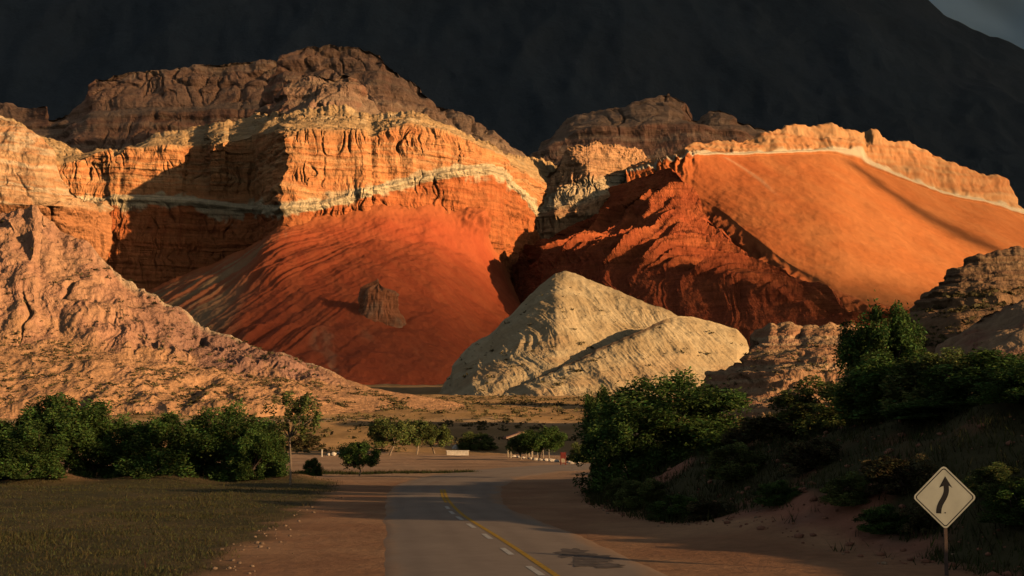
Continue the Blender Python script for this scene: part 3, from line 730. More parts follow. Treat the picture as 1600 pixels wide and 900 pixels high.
tag(link('ground', gme, M_GROUND), 'orange dirt, olive grassland and dry plain running to the hills', None, None, 'structure')

# ------------------------------------------------------------------ road
M_ASPH = earth_mat('asphalt', 2.2, 0.012, 0.16, .9, .35)
M_YEL = plain_mat('yellow_paint', (0.62, 0.36, 0.04), 0.75, 0.22, 9)
M_WPAINT = plain_mat('white_paint', (0.74, 0.68, 0.58), 0.75, 0.2, 9)
M_TAR = plain_mat('tar_patch', (0.17, 0.135, 0.11), 0.85, 0.45, 3.5)
def resample(pl, n):
    pl = np.asarray(pl, float)
    d = np.concatenate([[0], np.cumsum(np.linalg.norm(np.diff(pl, axis=0), axis=1))])
    t = np.linspace(0, d[-1], n)
    q = np.stack([np.interp(t, d, pl[:, k]) for k in range(3)], -1)
    k = np.hanning(max(3, n // 10) * 2 + 1); k /= k.sum(); h = len(k) // 2
    for j in range(3):
        e = np.concatenate([2 * q[0, j] - q[h:0:-1, j], q[:, j], 2 * q[-1, j] - q[-2:-h - 2:-1, j]])
        q[:, j] = np.convolve(e, k, 'valid')
    return q
nR = 150
Lr, Rr = resample(road_l, nR), resample(road_r, nR)
# worn, uneven edges
Lr[:, 0] += .10 * perlin(np.arange(nR) / 2.2, 1.2, 3) + .12 * perlin(np.arange(nR) / 7, 1.2, 8)
Rr[:, 0] += .12 * perlin(np.arange(nR) / 2.2, 4.2, 3) + .20 * perlin(np.arange(nR) / 7, 4.2, 8)
nc = 41
t = np.linspace(0, 1, nc)[None, :, None]
Pd = Lr[:, None] * (1 - t) + Rr[:, None] * t
Pd[..., 2] = 0.012 + 0.06 * (1 - (2 * t[..., 0] - 1) ** 2)
Pd[:, 0, 2] = -0.008; Pd[:, -1, 2] = -0.008
tt = np.repeat(np.linspace(0, 1, nc)[None], nR, 0)
trk = sum(np.exp(-((tt - c0) / .045) ** 2) for c0 in (.13, .34, .64, .86))
en = fbm(Pd[..., 0] / 1.6, Pd[..., 1] / 5, 2.2, 4)
Cd = mix((0.42, 0.32, 0.24), (0.365, 0.277, 0.21), np.clip(trk * .7 + .5 * en, 0, 1))
Cd = mix(Cd, (0.54, 0.32, 0.18), np.clip(sstep(.10, 0, tt + .07 * en) + sstep(.88, 1, tt + .10 * en), 0, 1) * .75)
road = tag(link('road', mesh_np('road', Pd, grid_faces(nR, nc), Cd), M_ASPH), 'worn grey-brown two-lane asphalt road bending to the right', None, None, 'structure')
def road_z(x, y):
    l = np.interp(y, Lr[:, 1], Lr[:, 0]); r = np.interp(y, Rr[:, 1], Rr[:, 0])
    t = np.clip((x - l) / (r - l), 0, 1)
    return np.interp(t, np.linspace(0, 1, nc), Pd[0, :, 2])
def ribbon(name, pts, w, mat, dz=0.006, wear=0.0, parent=None):
    pts = np.asarray(pts, float); T = np.gradient(pts[:, :2], axis=0); T /= np.linalg.norm(T, axis=1, keepdims=True)
    nrm = np.stack([-T[:, 1], T[:, 0]], -1)
    a, b = pts[:, :2] + nrm * w / 2, pts[:, :2] - nrm * w / 2
    V = []
    for q in (a, b): V.append(np.concatenate([q, (road_z(q[:, 0], q[:, 1]) + dz)[:, None]], 1))
    V = np.stack(V, 1)
    return link(name, mesh_np(name, V, grid_faces(len(pts), 2)), mat, parent)
cl = [on_plane(*p) for p in ((1010, 1000), (862, 900), (800, 857), (756, 829), (725, 810), (709, 795), (697.5, 780), (694, 767))]
o = ribbon('yellow_line', resample(cl, 60), 0.15, M_YEL, parent=road)
o = ribbon('yellow_line', resample([on_plane(*p) for p in ((697, 788), (691.5, 779), (689, 767))], 14), 0.13, M_YEL, parent=road)
dash = np.array([on_plane(*p) for p in ((905, 942), (836, 897), (792, 866), (761, 842), (736, 825), (718, 813), (706, 804), (699, 796))])
for i, c in enumerate(dash):
    a = dash[max(i - 1, 0)]; b = dash[min(i + 1, len(dash) - 1)]
    d = (b - a)[:2]; d /= np.linalg.norm(d)
    h = 1.05
    ribbon('lane_dash', np.array([[c[0] + d[0] * k, c[1] + d[1] * k, 0] for k in np.linspace(-h, h, 5)]), 0.15, M_WPAINT, parent=road)
# tar repair: overlapping worn streaks
for j, (px, py, rx, ry) in enumerate([(898, 868, .42, 1.3), (925, 876, .50, 1.2), (915, 884, .36, .8), (948, 887, .40, .6)]):
    cx, cy = on_plane(px, py)[:2]; pts = []
    for k in range(40):
        a = 2 * math.pi * k / 40; r = 1 + .5 * float(fbm(math.cos(a) * 1.7 + j * 3, math.sin(a) * 1.7, 3.3, 3)) + .12 * math.sin(9 * a)
        pts.append((cx + rx * r * math.cos(a) + .10 * r * math.sin(a), cy + ry * r * math.sin(a)))
    pts = np.array(pts); dz = .004 + j * .002
    V = np.concatenate([pts, (road_z(pts[:, 0], pts[:, 1]) + dz)[:, None]], 1)
    V = np.concatenate([V, [[cx, cy, road_z(cx, cy) + dz]]])
    link('tar_patch', mesh_np('tar_patch', V, [(k, (k + 1) % 40, 40) for k in range(40)]), M_TAR, road)

# ------------------------------------------------------------------ foliage
M_LEAF = leaf_mat('leaves_dark_green', (0.080, 0.132, 0.030))
M_LEAF2 = leaf_mat('leaves_olive', (0.135, 0.160, 0.045))
M_LEAF3 = leaf_mat('leaves_dry', (0.095, 0.080, 0.034))
M_BARK = plain_mat('bark', (0.12, 0.085, 0.06), 0.9, 0.3, 8, 0.01)
M_BARKP = plain_mat('pale_bark', (0.30, 0.22, 0.15), 0.9, 0.3, 8, 0.01)

def tube(V, Fc, pts, r0, r1, n=6):
    pts = [np.asarray(p, float) for p in pts]; base = sum(len(v) for v in V)
    ring = []
    for i, p in enumerate(pts):
        d = pts[min(i + 1, len(pts) - 1)] - pts[max(i - 1, 0)]; d /= np.linalg.norm(d) + 1e-9
        a = np.cross(d, (0.3, 0.9, 0.1)); a /= np.linalg.norm(a); b = np.cross(d, a)
        r = r0 + (r1 - r0) * i / (len(pts) - 1)
        ring.append(np.stack([p + r * (math.cos(t) * a + math.sin(t) * b) for t in np.arange(n) * 2 * math.pi / n]))
    V.append(np.concatenate(ring)); Fc.append(grid_faces(len(pts), n, True) + base)

def leaf_quads(C, size, rg, aspect=.45, flat=.5):
    """one rhombus leaf at every centre"""
    n = len(C)
    d = rg.normal(size=(n, 3)); d[:, 2] *= flat; d /= np.linalg.norm(d, axis=1, keepdims=True)
    e = rg.normal(size=(n, 3)); e -= (e * d).sum(1, keepdims=True) * d; e /= np.linalg.norm(e, axis=1, keepdims=True)
    sz = size * rg.uniform(.45, 1.6, (n, 1))
    return np.stack([C - d * sz, C + e * sz * aspect, C + d * sz, C - e * sz * aspect], 1).reshape(-1, 3), np.arange(4 * n).reshape(-1, 4)

def make_crown(kind, seed, nclump, nleaf, leaf, W=1.0):
    """crown inside a unit-ish envelope: width 2, height 1 (z 0..1); returns clump centres and the leaf mesh"""
    rg = np.random.default_rng(seed)
    cs, rs = [], []
    while len(cs) < nclump:
        p = rg.uniform(-1, 1, 3)
        if kind == 'bush':      # dome reaching the ground
            z = (p[2] + 1) / 2
            rim = math.sqrt(max(0, 1 - z ** 2.2)) * (0.86 + .16 * z)
            rim *= 1 + .28 * float(perlin(math.atan2(p[1], p[0]) * 1.3, z * 2.5, seed))
            rr = math.hypot(p[0], p[1])
            if rr > rim or rr < rim * .25 * rg.random(): continue
            q = np.array([p[0], p[1], z * .93])
        elif kind == 'tree':    # crown on a trunk, z .32..1
            z = (p[2] + 1) / 2
            rim = math.sqrt(max(0, 1 - (2 * z - .9) ** 2 / 1.25)) * (1 + .35 * float(perlin(math.atan2(p[1], p[0]) * 1.3, z * 2.5, seed)))
            rr = math.hypot(p[0], p[1])
            if rr > rim or rr < rim * .5 * rg.random(): continue
            q = np.array([p[0], p[1], .34 + z * .6])
        else:                   # upright thin fan of twigs
            z = (p[2] + 1) / 2
            rim = .35 + .65 * math.sin(math.pi * (.15 + .75 * z))
            rr = math.hypot(p[0], p[1])
            if rr > rim: continue
            q = np.array([p[0], p[1], .52 + z * .45])
        cs.append(q); rs.append(rg.uniform(.13, .26) if kind != 'slim' else rg.uniform(.08, .18))
    cs = np.array(cs); rs = np.array(rs)
    k = rg.integers(0, nclump, nleaf)
    off = rg.normal(size=(nleaf, 3)); off /= np.linalg.norm(off, axis=1, keepdims=True)
    off *= (rg.random((nleaf, 1)) ** .40)
    off[:, 2] *= .8
    C = cs[k] + off * rs[k][:, None] * np.array([1, 1, .75])
    # a few loose twigs beyond the clumps
    lo = rg.random(nleaf) < .05
    C[lo] += rg.normal(size=(lo.sum(), 3)) * .07
    C[:, 2] = np.maximum(C[:, 2], .01)
    tint = (rg.uniform(.5, 1.7, nclump)[k] * rg.uniform(.6, 1.4, nleaf))[:, None] * np.array([1, 1, 1]) * (1 + rg.normal(size=(nleaf, 3)) * np.array([.16, .08, .12]))
    return cs, C, tint, rg

def build_plant(name, kind, W, H, seed, nclump, nleaf, leaf, mleaf, mbark, trunk_r=.12, stems=1):
    cs, C, tint, rg = make_crown(kind, seed, nclump, nleaf, leaf)
    S = np.array([W / 2, W / 2, H])
    C = C * S; cs = cs * S
    V, Fc = leaf_quads(C, leaf, rg)
    cme = mesh_np('crown', V, Fc, np.repeat(np.clip(tint, .2, 2.2), 4, 0), False); cme.materials.append(mleaf)
    Vt, Ft = [], []
    for st in range(stems):
        a0 = rg.uniform(0, 6.28); b = np.array([math.cos(a0), math.sin(a0), 0]) * (0 if stems == 1 else W * .05)
        hub = b * (1 if stems == 1 else 3.5) + np.array([rg.normal() * .03 * W, rg.normal() * .03 * W, H * {'bush': .18, 'tree': .34, 'slim': .50}[kind]])
        mid = (b + hub) / 2 + rg.normal(size=3) * .02 * H
        tube(Vt, Ft, [b - np.array([0, 0, .4]), b * 1.0 + (0, 0, .05), mid, hub], trunk_r, trunk_r * .62, 7)
        pick = rg.permutation(len(cs))[:max(5, 22 // stems)]
        for k in pick:
            m1 = hub * .5 + cs[k] * .5 + rg.normal(size=3) * .05 * H + np.array([0, 0, .05 * H])
            tube(Vt, Ft, [hub, m1, cs[k]], trunk_r * .45, trunk_r * .10, 5)
    tme = mesh_np('trunk', np.concatenate(Vt), np.concatenate(Ft)); tme.materials.append(mbark)
    return dict(crown=cme, trunk=tme, W=W, H=H, name=name)

KIND = {
    'bushA': build_plant('bush', 'bush', 8.0, 6.0, 11, 150, 44000, .10, M_LEAF, M_BARK, .16, 4),
    'bushB': build_plant('bush', 'bush', 6.0, 5.0, 23, 110, 30000, .095, M_LEAF, M_BARK, .14, 3),
    'bushC': build_plant('bush', 'bush', 6.0, 4.5, 37, 100, 28000, .095, M_LEAF2, M_BARK, .12, 3),
    'dry': build_plant('bush', 'bush', 4.0, 3.0, 41, 70, 12000, .08, M_LEAF3, M_BARK, .06, 4),
    'treeA': build_plant('tree', 'tree', 5.5, 6.0, 53, 100, 26000, .10, M_LEAF, M_BARK, .16, 1),
    'treeB': build_plant('tree', 'tree', 5.0, 4.5, 61, 70, 15000, .10, M_LEAF2, M_BARKP, .13, 2),
    'slim': build_plant('tree', 'slim', 3.2, 5.6, 71, 46, 3600, .085, M_LEAF2, M_BARKP, .08, 1),
    'small': build_plant('tree', 'tree', 3.0, 2.6, 83, 50, 9000, .07, M_LEAF, M_BARKP, .06, 1),
}
_r = random.Random(5)
def plant(kind, px, D, top, wpx, label, cat, group, name=None):
    K = KIND[kind]
    p = unproj(px, top, D); zg = float(ground_z(p[0], p[1]))
    h = p[2] - zg; w = wpx * D / F
    o = empty(name or K['name'], (p[0], p[1], zg - .05), _r.uniform(0, 6.28))
    o.scale = (w / K['W'], w / K['W'], h / K['H'])
    link('trunk', K['trunk'], None, o); link('crown', K['crown'], None, o)
    tag(o, label, cat, group)
    return o
GL = 'trees and bushes along the back of the grass field'
plant('bushB', -15, 93, 656, 170, 'dark rounded bush at the start of the hedge row, cut off by the frame', 'bush', GL)
plant('treeA', 100, 95, 614, 140, 'tallest round-crowned dark tree of the row behind the grass field', 'tree', GL, 'round_tree')
plant('bushB', 45, 91, 655, 130, 'low dark bush growing against the tallest round-crowned tree', 'bush', GL)
plant('bushA', 178, 96, 648, 150, 'dark bush filling the gap beside the tallest round-crowned tree', 'bush', GL)
plant('bushB', 255, 94, 642, 150, 'middle dark bush of the dense row behind the grass', 'bush', GL)
plant('bushA', 350, 95, 627, 185, 'broad dark tree-like bush next to the slender thin-crowned tree', 'bush', GL)
plant('bushB', 408, 92, 662, 90, 'low dark bush right behind the slender thin-crowned tree', 'bush', GL)
plant('slim', 456, 86, 610, 88, 'slender tree with a bare trunk and a thin olive crown', 'tree', None, 'slender_tree')
plant('small', 562, 106, 688, 66, 'small dark umbrella-shaped tree standing alone on the bare dirt', 'tree', None, 'small_tree')
plant('bushB', 488, 108, 714, 36, 'small dark shrub on the dirt beside the slender tree', 'shrub', None, 'shrub')
GM = 'trees around the dirt lot'
plant('treeB', 606, 212, 652, 66, 'olive tree with several bare trunks at the back of the dirt lot', 'tree', GM)
plant('treeB', 650, 218, 655, 62, 'brownish olive tree leaning over the dark posts by the white wall', 'tree', GM)
plant('treeB', 682, 222, 662, 50, 'thin olive tree just behind the pale boulder', 'tree', GM)
plant('bushC', 742, 245, 674, 66, 'low dark hedge-like bush behind the low white wall', 'bush', GM)
plant('dry', 476, 235, 672, 62, 'brown dry bush behind the whitewashed stones', 'bush', GM)
plant('bushB', 420, 240, 668, 60, 'dark bush half hidden behind the hedge row', 'bush', GM)
plant('treeA', 845, 172, 666, 78, 'green broad tree leaning over the shelter roof', 'tree', GM)
plant('treeB', 815, 176, 680, 50, 'small tree under the edge of the shelter roof', 'tree', GM)
plant('bushC', 905, 158, 690, 44, 'light shrub between the red board and the big round bush', 'bush', GM)
GR = 'bushes on the bank beside the road'
plant('bushA', 1042, 73, 578, 272, 'largest dark round bush hanging over the road shoulder', 'bush', GR)
plant('bushB', 965, 70, 645, 140, 'dark bush merged with the roadside flank of the largest bush', 'bush', GR)
plant('treeA', 937, 96, 600, 50, 'dark treetop peeking out behind the largest round bush', 'tree', GR)
plant('treeA', 1376, 60, 473, 125, 'upright dark tree standing out above the bank thicket', 'tree', GR)
plant('dry', 1225, 58, 632, 170, 'brown dry brush on the bank beside the largest round bush', 'bush', GR)
plant('dry', 1190, 66, 645, 120, 'low brown brush behind the largest round bush', 'bush', GR)
plant('bushC', 1290, 57, 585, 190, 'olive bush below the upright tree on the bank', 'bush', GR)
plant('bushB', 1400, 51, 548, 210, 'dark bush in front of the upright tree', 'bush', GR)
plant('bushC', 1475, 49, 540, 200, 'olive bush between the upright tree and the thicket above the sign', 'bush', GR)
plant('bushB', 1550, 46, 545, 230, 'tall dark bush of the thicket above the road sign', 'bush', GR)
plant('bushA', 1640, 42, 545, 240, 'dark bush closing the thicket beyond the road sign', 'bush', GR)
plant('bushB', 1475, 46, 620, 200, 'dark bush directly behind the road sign', 'bush', GR)

for k, (px, D, h, w) in enumerate([(1010, 56, 1.1, 2.4), (1060, 50, .9, 2.2), (1110, 47, .8, 1.8), (1150, 52, 1.3, 2.6), (1215, 44, .7, 1.6), (1265, 47, 1.3, 2.4), (1330, 41, .9, 1.9), (1380, 38, .7, 1.6),
                                (1400, 40, 1.2, 2.3), (1555, 36, .8, 1.7), (1600, 34, 1.0, 2.0), (1450, 37, .8, 1.5), (975, 62, .9, 2.0)]):
    kk = ('bushC', 'bushB', 'dry')[k % 3]; x = (px - 800) / F * D; z = float(ground_z(x, D)) + h
    yc = D * math.cos(PITCH) + (z - CAM_Z) * math.sin(PITCH); zc_ = -D * math.sin(PITCH) + (z - CAM_Z) * math.cos(PITCH)
    plant(kk, px, D, 450 - F * zc_ / yc, w * F / D, ['low olive weed clump', 'low dark green weed clump', 'low dry brown weed clump'][k % 3] + ' on the red roadside bank', 'weeds', 'weed clumps on the roadside bank', 'weed_clump')

# ------------------------------------------------------------------ grass, scrub, pebbles
def in_frame(x, y, z, m=40):
    b = PITCH
    yc = y * math.cos(b) + (z - CAM_Z) * math.sin(b); zc = -y * math.sin(b) + (z - CAM_Z) * math.cos(b)
    px = 800 + F * x / yc; py = 450 - F * zc / yc
    return (px > -m) & (px < 1600 + m) & (py > -m) & (py < 900 + m * 2)
def blades(name, X, Y, H, rgen, nb, mat, label, wid=.02, spread=.12):
    Z = ground_z(X, Y); ok = in_frame(X, Y, Z); X, Y, Z, H = X[ok], Y[ok], Z[ok], H[ok]
    n = len(X) * nb
    bx = np.repeat(X, nb) + rgen.normal(size=n) * spread; by = np.repeat(Y, nb) + rgen.normal(size=n) * spread; bz = np.repeat(Z, nb) - .03
    h = np.repeat(H, nb) * rgen.uniform(.5, 1.2, n); a = rgen.uniform(0, 6.28, n); lean = rgen.normal(size=(n, 2)) * .35 * h[:, None]
    w = wid * rgen.uniform(.6, 1.5, n)
    V = np.stack([np.stack([bx - w * np.cos(a), by - w * np.sin(a), bz], -1), np.stack([bx + w * np.cos(a), by + w * np.sin(a), bz], -1),
                  np.stack([bx + lean[:, 0], by + lean[:, 1], bz + h], -1)], 1).reshape(-1, 3)
    t = rgen.uniform(.55, 1.4, (n, 1)) * (1 + rgen.normal(size=(n, 3)) * .12)
    o = link(name, mesh_np(name, V, np.arange(3 * n).reshape(-1, 3), np.repeat(np.clip(t, .2, 2), 3, 0), False), mat)
    return tag(o, label, None, None, 'stuff')
rg = np.random.default_rng(91)
M_GRASS = leaf_mat('grass_olive', (0.120, 0.108, 0.042)); M_GRASS2 = leaf_mat('grass_dark', (0.062, 0.066, 0.022))
n = 26000
Y = 26 + (96 - 26) * rg.random(n) ** 1.25; X = np.interp(Y, GBY, GBX) - .2 - (Y * .42) * rg.random(n)
keep = fbm(X / 3, Y / 5, 9.1, 3) < .62 + .2 * rg.random(n)
edge = (np.interp(Y, GBY, GBX) - X) < 1.2 * rg.random(n)
keep &= ~edge
blades('grass', X[keep], Y[keep], (.035 + .07 * rg.random(n) + .16 * np.maximum(0, perlin(X / 4, Y / 5, 8)) + .16 * (rg.random(n) < .02))[keep], rg, 6, M_GRASS, 'short olive grass covering the flat field beside the road', .016, .16)
n = 16000
Y = 24 + 76 * rg.random(n); X = np.interp(Y, [p[0] for p in XT], [p[1] for p in XT]) + .5 + 26 * rg.random(n) ** 1.2
n1 = fbm(X / 4, Y / 4, 1.7, 4); n2 = fbm(X / 14, Y / 14, 5.7, 3)
keep = bank_grass(X, Y, n1, n2) > .35 + .2 * rg.normal(size=n)
blades('grass', X[keep], Y[keep], (.14 + .25 * rg.random(n) + .25 * np.maximum(0, n2))[keep], rg, 6, M_GRASS2, 'dark tufted grass on the roadside bank', .018, .18)
# thin weeds along the back edge of the lot
n = 900
tt = rg.random(n); a, b = on_plane(440, 741), on_plane(742, 738.5)
X = a[0] + (b[0] - a[0]) * tt + rg.normal(size=n) * .2; Y = a[1] + (b[1] - a[1]) * tt + rg.normal(size=n) * .5
blades('grass', X, Y, .12 + .22 * rg.random(n), rg, 6, M_GRASS2, 'thin line of dark weeds along the far road edge', .03, .2)

def scrub(name, pts, size, rgen, label, mat, per=16):
    pts = np.asarray(pts); n = len(pts)
    k = np.repeat(np.arange(n), per)
    off = rgen.normal(size=(n * per, 3)) * np.array([.45, .45, .28]); off[:, 2] = np.abs(off[:, 2])
    C = pts[k] + off * size[k][:, None]
    V, Fc = leaf_quads(C, 1.0, rgen, .6)
    V = (V.reshape(-1, 4, 3) - C[:, None]) * (size[k] * .30)[:, None, None] + C[:, None]
    t = np.repeat(rgen.uniform(.6, 1.4, n)[k], 4)[:, None] * np.ones(3)
    o = link(name, mesh_np(name, V.reshape(-1, 3), Fc, t, False), mat)
    return tag(o, label, None, None, 'stuff')
M_SCRUB = leaf_mat('scrub_leaves', (0.13, 0.105, 0.045))
n = 5200
Y = 215 + 420 * rg.random(n) ** .8; X = (rg.random(n) * 2 - 1) * Y * .38
keep = (fbm(X / 22, Y / 34, 3.9, 3) > -.25 + .3 * rg.normal(size=n)) & ~((Y < 330) & (X > -18) & (X < 40) & (Y < 235))
X, Y = X[keep], Y[keep]
scrub('scrub', np.stack([X, Y, ground_z(X, Y)], -1), .5 + 1.1 * rg.random(len(X)) ** 2, rg, 'low dry scrub scattered over the plain', M_SCRUB)
def surf_pts(name, v0, v1, u0, u1, n, dens=None):
    P, vv, uu = o_grids[name]
    ii = np.argwhere((vv > v0) & (vv < v1) & (uu > u0) & (uu < u1))
    return P[tuple(ii[rg.integers(0, len(ii), n)].T)]
p = surf_pts('left_hill', .95, 2.0, -40, 640, 1500); p = p[fbm(p[:, 0] / 18, p[:, 1] / 18, 2.2, 3) > -.2]
scrub('scrub', p, .5 + .8 * rg.random(len(p)) ** 2, rg, 'dry scrub dotted over the foot of the brown hill', M_SCRUB)
p = np.concatenate([surf_pts('white_hill', .1, 1.6, 690, 1050, 150), surf_pts('white_foothill', .1, 1.6, 800, 1170, 60)])
scrub('scrub', p, .5 + 2.0 * rg.random(len(p)) ** 3, rg, 'sparse dark shrubs dotted over the cream hill', M_SCRUB)
p = np.concatenate([surf_pts('low_outcrop', .6, 2.0, 1090, 1500, 260), surf_pts('layered_outcrop', .9, 2, 1430, 1640, 160), surf_pts('left_hill', -.05, .9, 0, 500, 200)])
scrub('scrub', p, .5 + 1.0 * rg.random(len(p)) ** 2, rg, 'scattered shrubs on the brown outcrops', M_SCRUB)

# ------------------------------------------------------------------ stones
def stone_mesh(name, seed, flat=.7, sub=2, amp=.28):
    bm = bmesh.new(); bmesh.ops.create_icosphere(bm, subdivisions=sub, radius=1)
    co = np.array([v.co[:] for v in bm.verts])
    d = 1 + amp * fbm(co[:, 0] * 1.1 + seed, co[:, 1] * 1.1, co[:, 2] * 1.1, 3)
    for v, k in zip(bm.verts, d): v.co = v.co * float(k); v.co.z *= flat
    me = bpy.data.meshes.new(name); bm.to_mesh(me); bm.free(); return me
M_STONEW = plain_mat('whitewashed_stone', (0.68, 0.58, 0.46), 0.85, 0.2, 3)
M_STONE = plain_mat('pale_stone', (0.36, 0.24, 0.15), 0.9, 0.3, 3)
st = [stone_mesh('stone', k * 3.1) for k in range(4)]
# pebbles along the grass edge, joined: too many and too small to pick apart
Vp, Fp, nb = [], [], 0
base = stone_mesh('pebble', 1.7, .6, 1); bv = np.array([v.co[:] for v in base.vertices]); bf = np.array([p.vertices[:] for p in base.polygons])
for k in range(230):
    y = 26 + 45 * rg.random() ** 1.3; x = float(np.interp(y, GBY, GBX)) + rg.normal() * .55 + .2
    if k % 3 == 0:
        y = 24 + 40 * rg.random(); x = float(np.interp(y, [q[0] for q in XT], [q[1] for q in XT])) + rg.normal() * .8 + .6
    r = .02 + .065 * rg.random() ** 3; a = rg.uniform(0, 6.28)
    v = bv * r; v = np.stack([v[:, 0] * math.cos(a) - v[:, 1] * math.sin(a), v[:, 0] * math.sin(a) + v[:, 1] * math.cos(a), v[:, 2]], -1)
    Vp.append(v + np.array([x, y, float(ground_z(x, y)) + r * .2])); Fp.append(bf + nb); nb += len(bv)
tag(link('pebbles', mesh_np('pebbles', np.concatenate(Vp), np.concatenate(Fp)), M_STONE), 'loose pale pebbles strewn along the dirt shoulders', None, None, 'stuff')
Vp, Fp, nb = [], [], 0
for k in range(900):
    y = 26 + 50 * rg.random(); x = float(np.interp(y, [q[0] for q in XT], [q[1] for q in XT])) + .2 + 9 * rg.random() ** 1.4
    r = .03 + .13 * rg.random() ** 4; a = rg.uniform(0, 6.28)
    v = bv * r; v = np.stack([v[:, 0] * math.cos(a) - v[:, 1] * math.sin(a), v[:, 0] * math.sin(a) + v[:, 1] * math.cos(a), v[:, 2]], -1)
    Vp.append(v + np.array([x, y, float(ground_z(x, y)) + r * .2])); Fp.append(bf + nb); nb += len(bv)
tag(link('clods', mesh_np('clods', np.concatenate(Vp), np.concatenate(Fp)), plain_mat('red_clod', (0.33, 0.15, 0.09), .95, .3, 3)), 'crumbled red earth clods on the roadside bank', None, None, 'stuff')
for k, (px, py) in enumerate([(803, 714), (811, 715), (818, 716), (828, 717.5), (836, 719), (844, 719.5), (853, 720), (862, 721), (870, 722), (889, 723.5), (893, 725), (904, 725)]):
    p = on_plane(px, py); o = link('painted_stone', st[k % 4], M_STONEW)
    r = .22 + .10 * _r.random(); o.location = (p[0], p[1], r * .35); o.scale = (r * 1.3, r, r); o.rotation_euler = (0, 0, _r.uniform(0, 6))
    tag(o, 'whitewashed stone in the row edging the lot in front of the shelter', 'stone', 'painted stones edging the lot')
for k, (px, py, r) in enumerate([(513, 712, .30), (521, 712, .42), (530, 711, .36)]):
    p = on_plane(px, py); o = link('painted_stone', st[(k + 1) % 4], M_STONEW)
    o.location = (p[0], p[1], r * .5); o.scale = (r, r, r * 1.2)
    tag(o, 'whitewashed stone on the dirt near the small umbrella-shaped tree', 'stone', 'painted stones by the small tree')
p = on_plane(712, 707.5); o = link('boulder', st[2], M_STONE); o.location = (p[0], p[1], .55); o.scale = (.75, .6, 1.25)
tag(o, 'upright pale boulder behind the low white wall', 'boulder')
def fbox(bm, c, s, rz=0.0, bev=0.0):
    r = bmesh.ops.create_cube(bm, size=1, matrix=Matrix.Translation(c) @ Matrix.Rotation(rz, 4, 'Z') @ Matrix.Diagonal((*s, 1)))
    if bev: bmesh.ops.bevel(bm, geom=[e for e in bm.edges if all(v in r['verts'] for v in e.verts)], offset=bev, segments=1, affect='EDGES')
def bobj(name, bm, mat, parent=None):
    me = bpy.data.meshes.new(name); bm.to_mesh(me); bm.free(); return link(name, me, mat, parent)
# low white wall
p = on_plane(715, 711.5); w = empty('low_wall', (p[0], p[1], 0), .04)
bm = bmesh.new(); fbox(bm, (0, 0, .3), (3.3, .35, .7), 0, .04); bobj('masonry', bm, M_STONEW, w)
bm = bmesh.new(); fbox(bm, (0, 0, .70), (3.5, .48, .10), 0, .02); bobj('coping', bm, M_STONEW, w)
tag(w, 'low whitewashed wall in front of the pale upright boulder', 'wall')
# white marker post
p = on_plane(503, 714); bm = bmesh.new()
fbox(bm, (0, 0, .5), (.20, .20, 1.0), 0, .03); fbox(bm, (0, 0, 1.03), (.27, .27, .10), 0, .03)
o = bobj('marker_post', bm, M_STONEW); o.location = (p[0], p[1], -.05); tag(o, 'white marker post beside the whitewashed stones', 'post')

# ------------------------------------------------------------------ shelter
M_WOODP = plain_mat('painted_post', (0.42, 0.33, 0.22), .85, .2, 5)
M_ROOF = plain_mat('clay_roof', (0.42, 0.22, 0.14), .85, .25, 3, .02)
M_EDGE = plain_mat('roof_edge', (0.50, 0.40, 0.29), .85, .2, 5)
M_DARKW = plain_mat('dark_wood', (0.10, 0.065, 0.045), .85, .3, 6)
p = on_plane(808, 715); sh = empty('shelter', (p[0] + .3, p[1] + 2, 0), .12)
for x in (-1.35, 1.55):
    for y in (-1.7, 1.7):
        bm = bmesh.new(); fbox(bm, (x, y, 1.2), (.2, .2, 2.6), 0, .02); bobj('post', bm, M_WOODP, sh)
for y in (-1.7, 1.7):
    bm = bmesh.new(); fbox(bm, (.1, y, 2.44), (3.6, .14, .16)); bobj('beam', bm, M_DARKW, sh)
sl = math.radians(19)
for sg in (-1, 1):
    roof = None
    bm = bmesh.new()
    M = Matrix.Translation((.1 + sg * 1.02, 0, 2.93)) @ Matrix.Rotation(sg * sl, 4, 'Y')
    bmesh.ops.create_cube(bm, size=1, matrix=M @ Matrix.Diagonal((2.25, 4.3, .10, 1)))
    roof = bobj('roof_slope', bm, M_EDGE, sh)
    bm = bmesh.new()
    for k in range(14):                       # rolled tile courses
        bmesh.ops.create_cone(bm, cap_ends=True, segments=8, radius1=.16, radius2=.14, depth=2.28,
                              matrix=M @ Matrix.Translation((0, -2.0 + k * .308, .06)) @ Matrix.Rotation(math.pi / 2, 4, 'Y'))
    bobj('roof_tiles', bm, M_ROOF, roof)
tag(sh, 'small open shelter with a clay tiled roof on posts beside the road', 'shelter')
# fence sticks under the tree
for k in range(5):
    p = on_plane(822 + k * 9, 716); bm = bmesh.new()
    bmesh.ops.create_cone(bm, cap_ends=True, segments=7, radius1=.07, radius2=.05, depth=1.5, matrix=Matrix.Translation((0, 0, .7)) @ Matrix.Rotation(_r.uniform(-.08, .08), 4, 'X'))
    bmesh.ops.create_cone(bm, cap_ends=True, segments=6, radius1=.045, radius2=.03, depth=.5, matrix=Matrix.Translation((.1, 0, 1.3)) @ Matrix.Rotation(.6, 4, 'Y'))
    o = bobj('fence_stake', bm, M_WOODP); o.location = (p[0], p[1] + 1.0, 0)
    tag(o, 'crooked pale stake under the broad tree beside the shelter', 'stake', 'stakes beside the shelter')
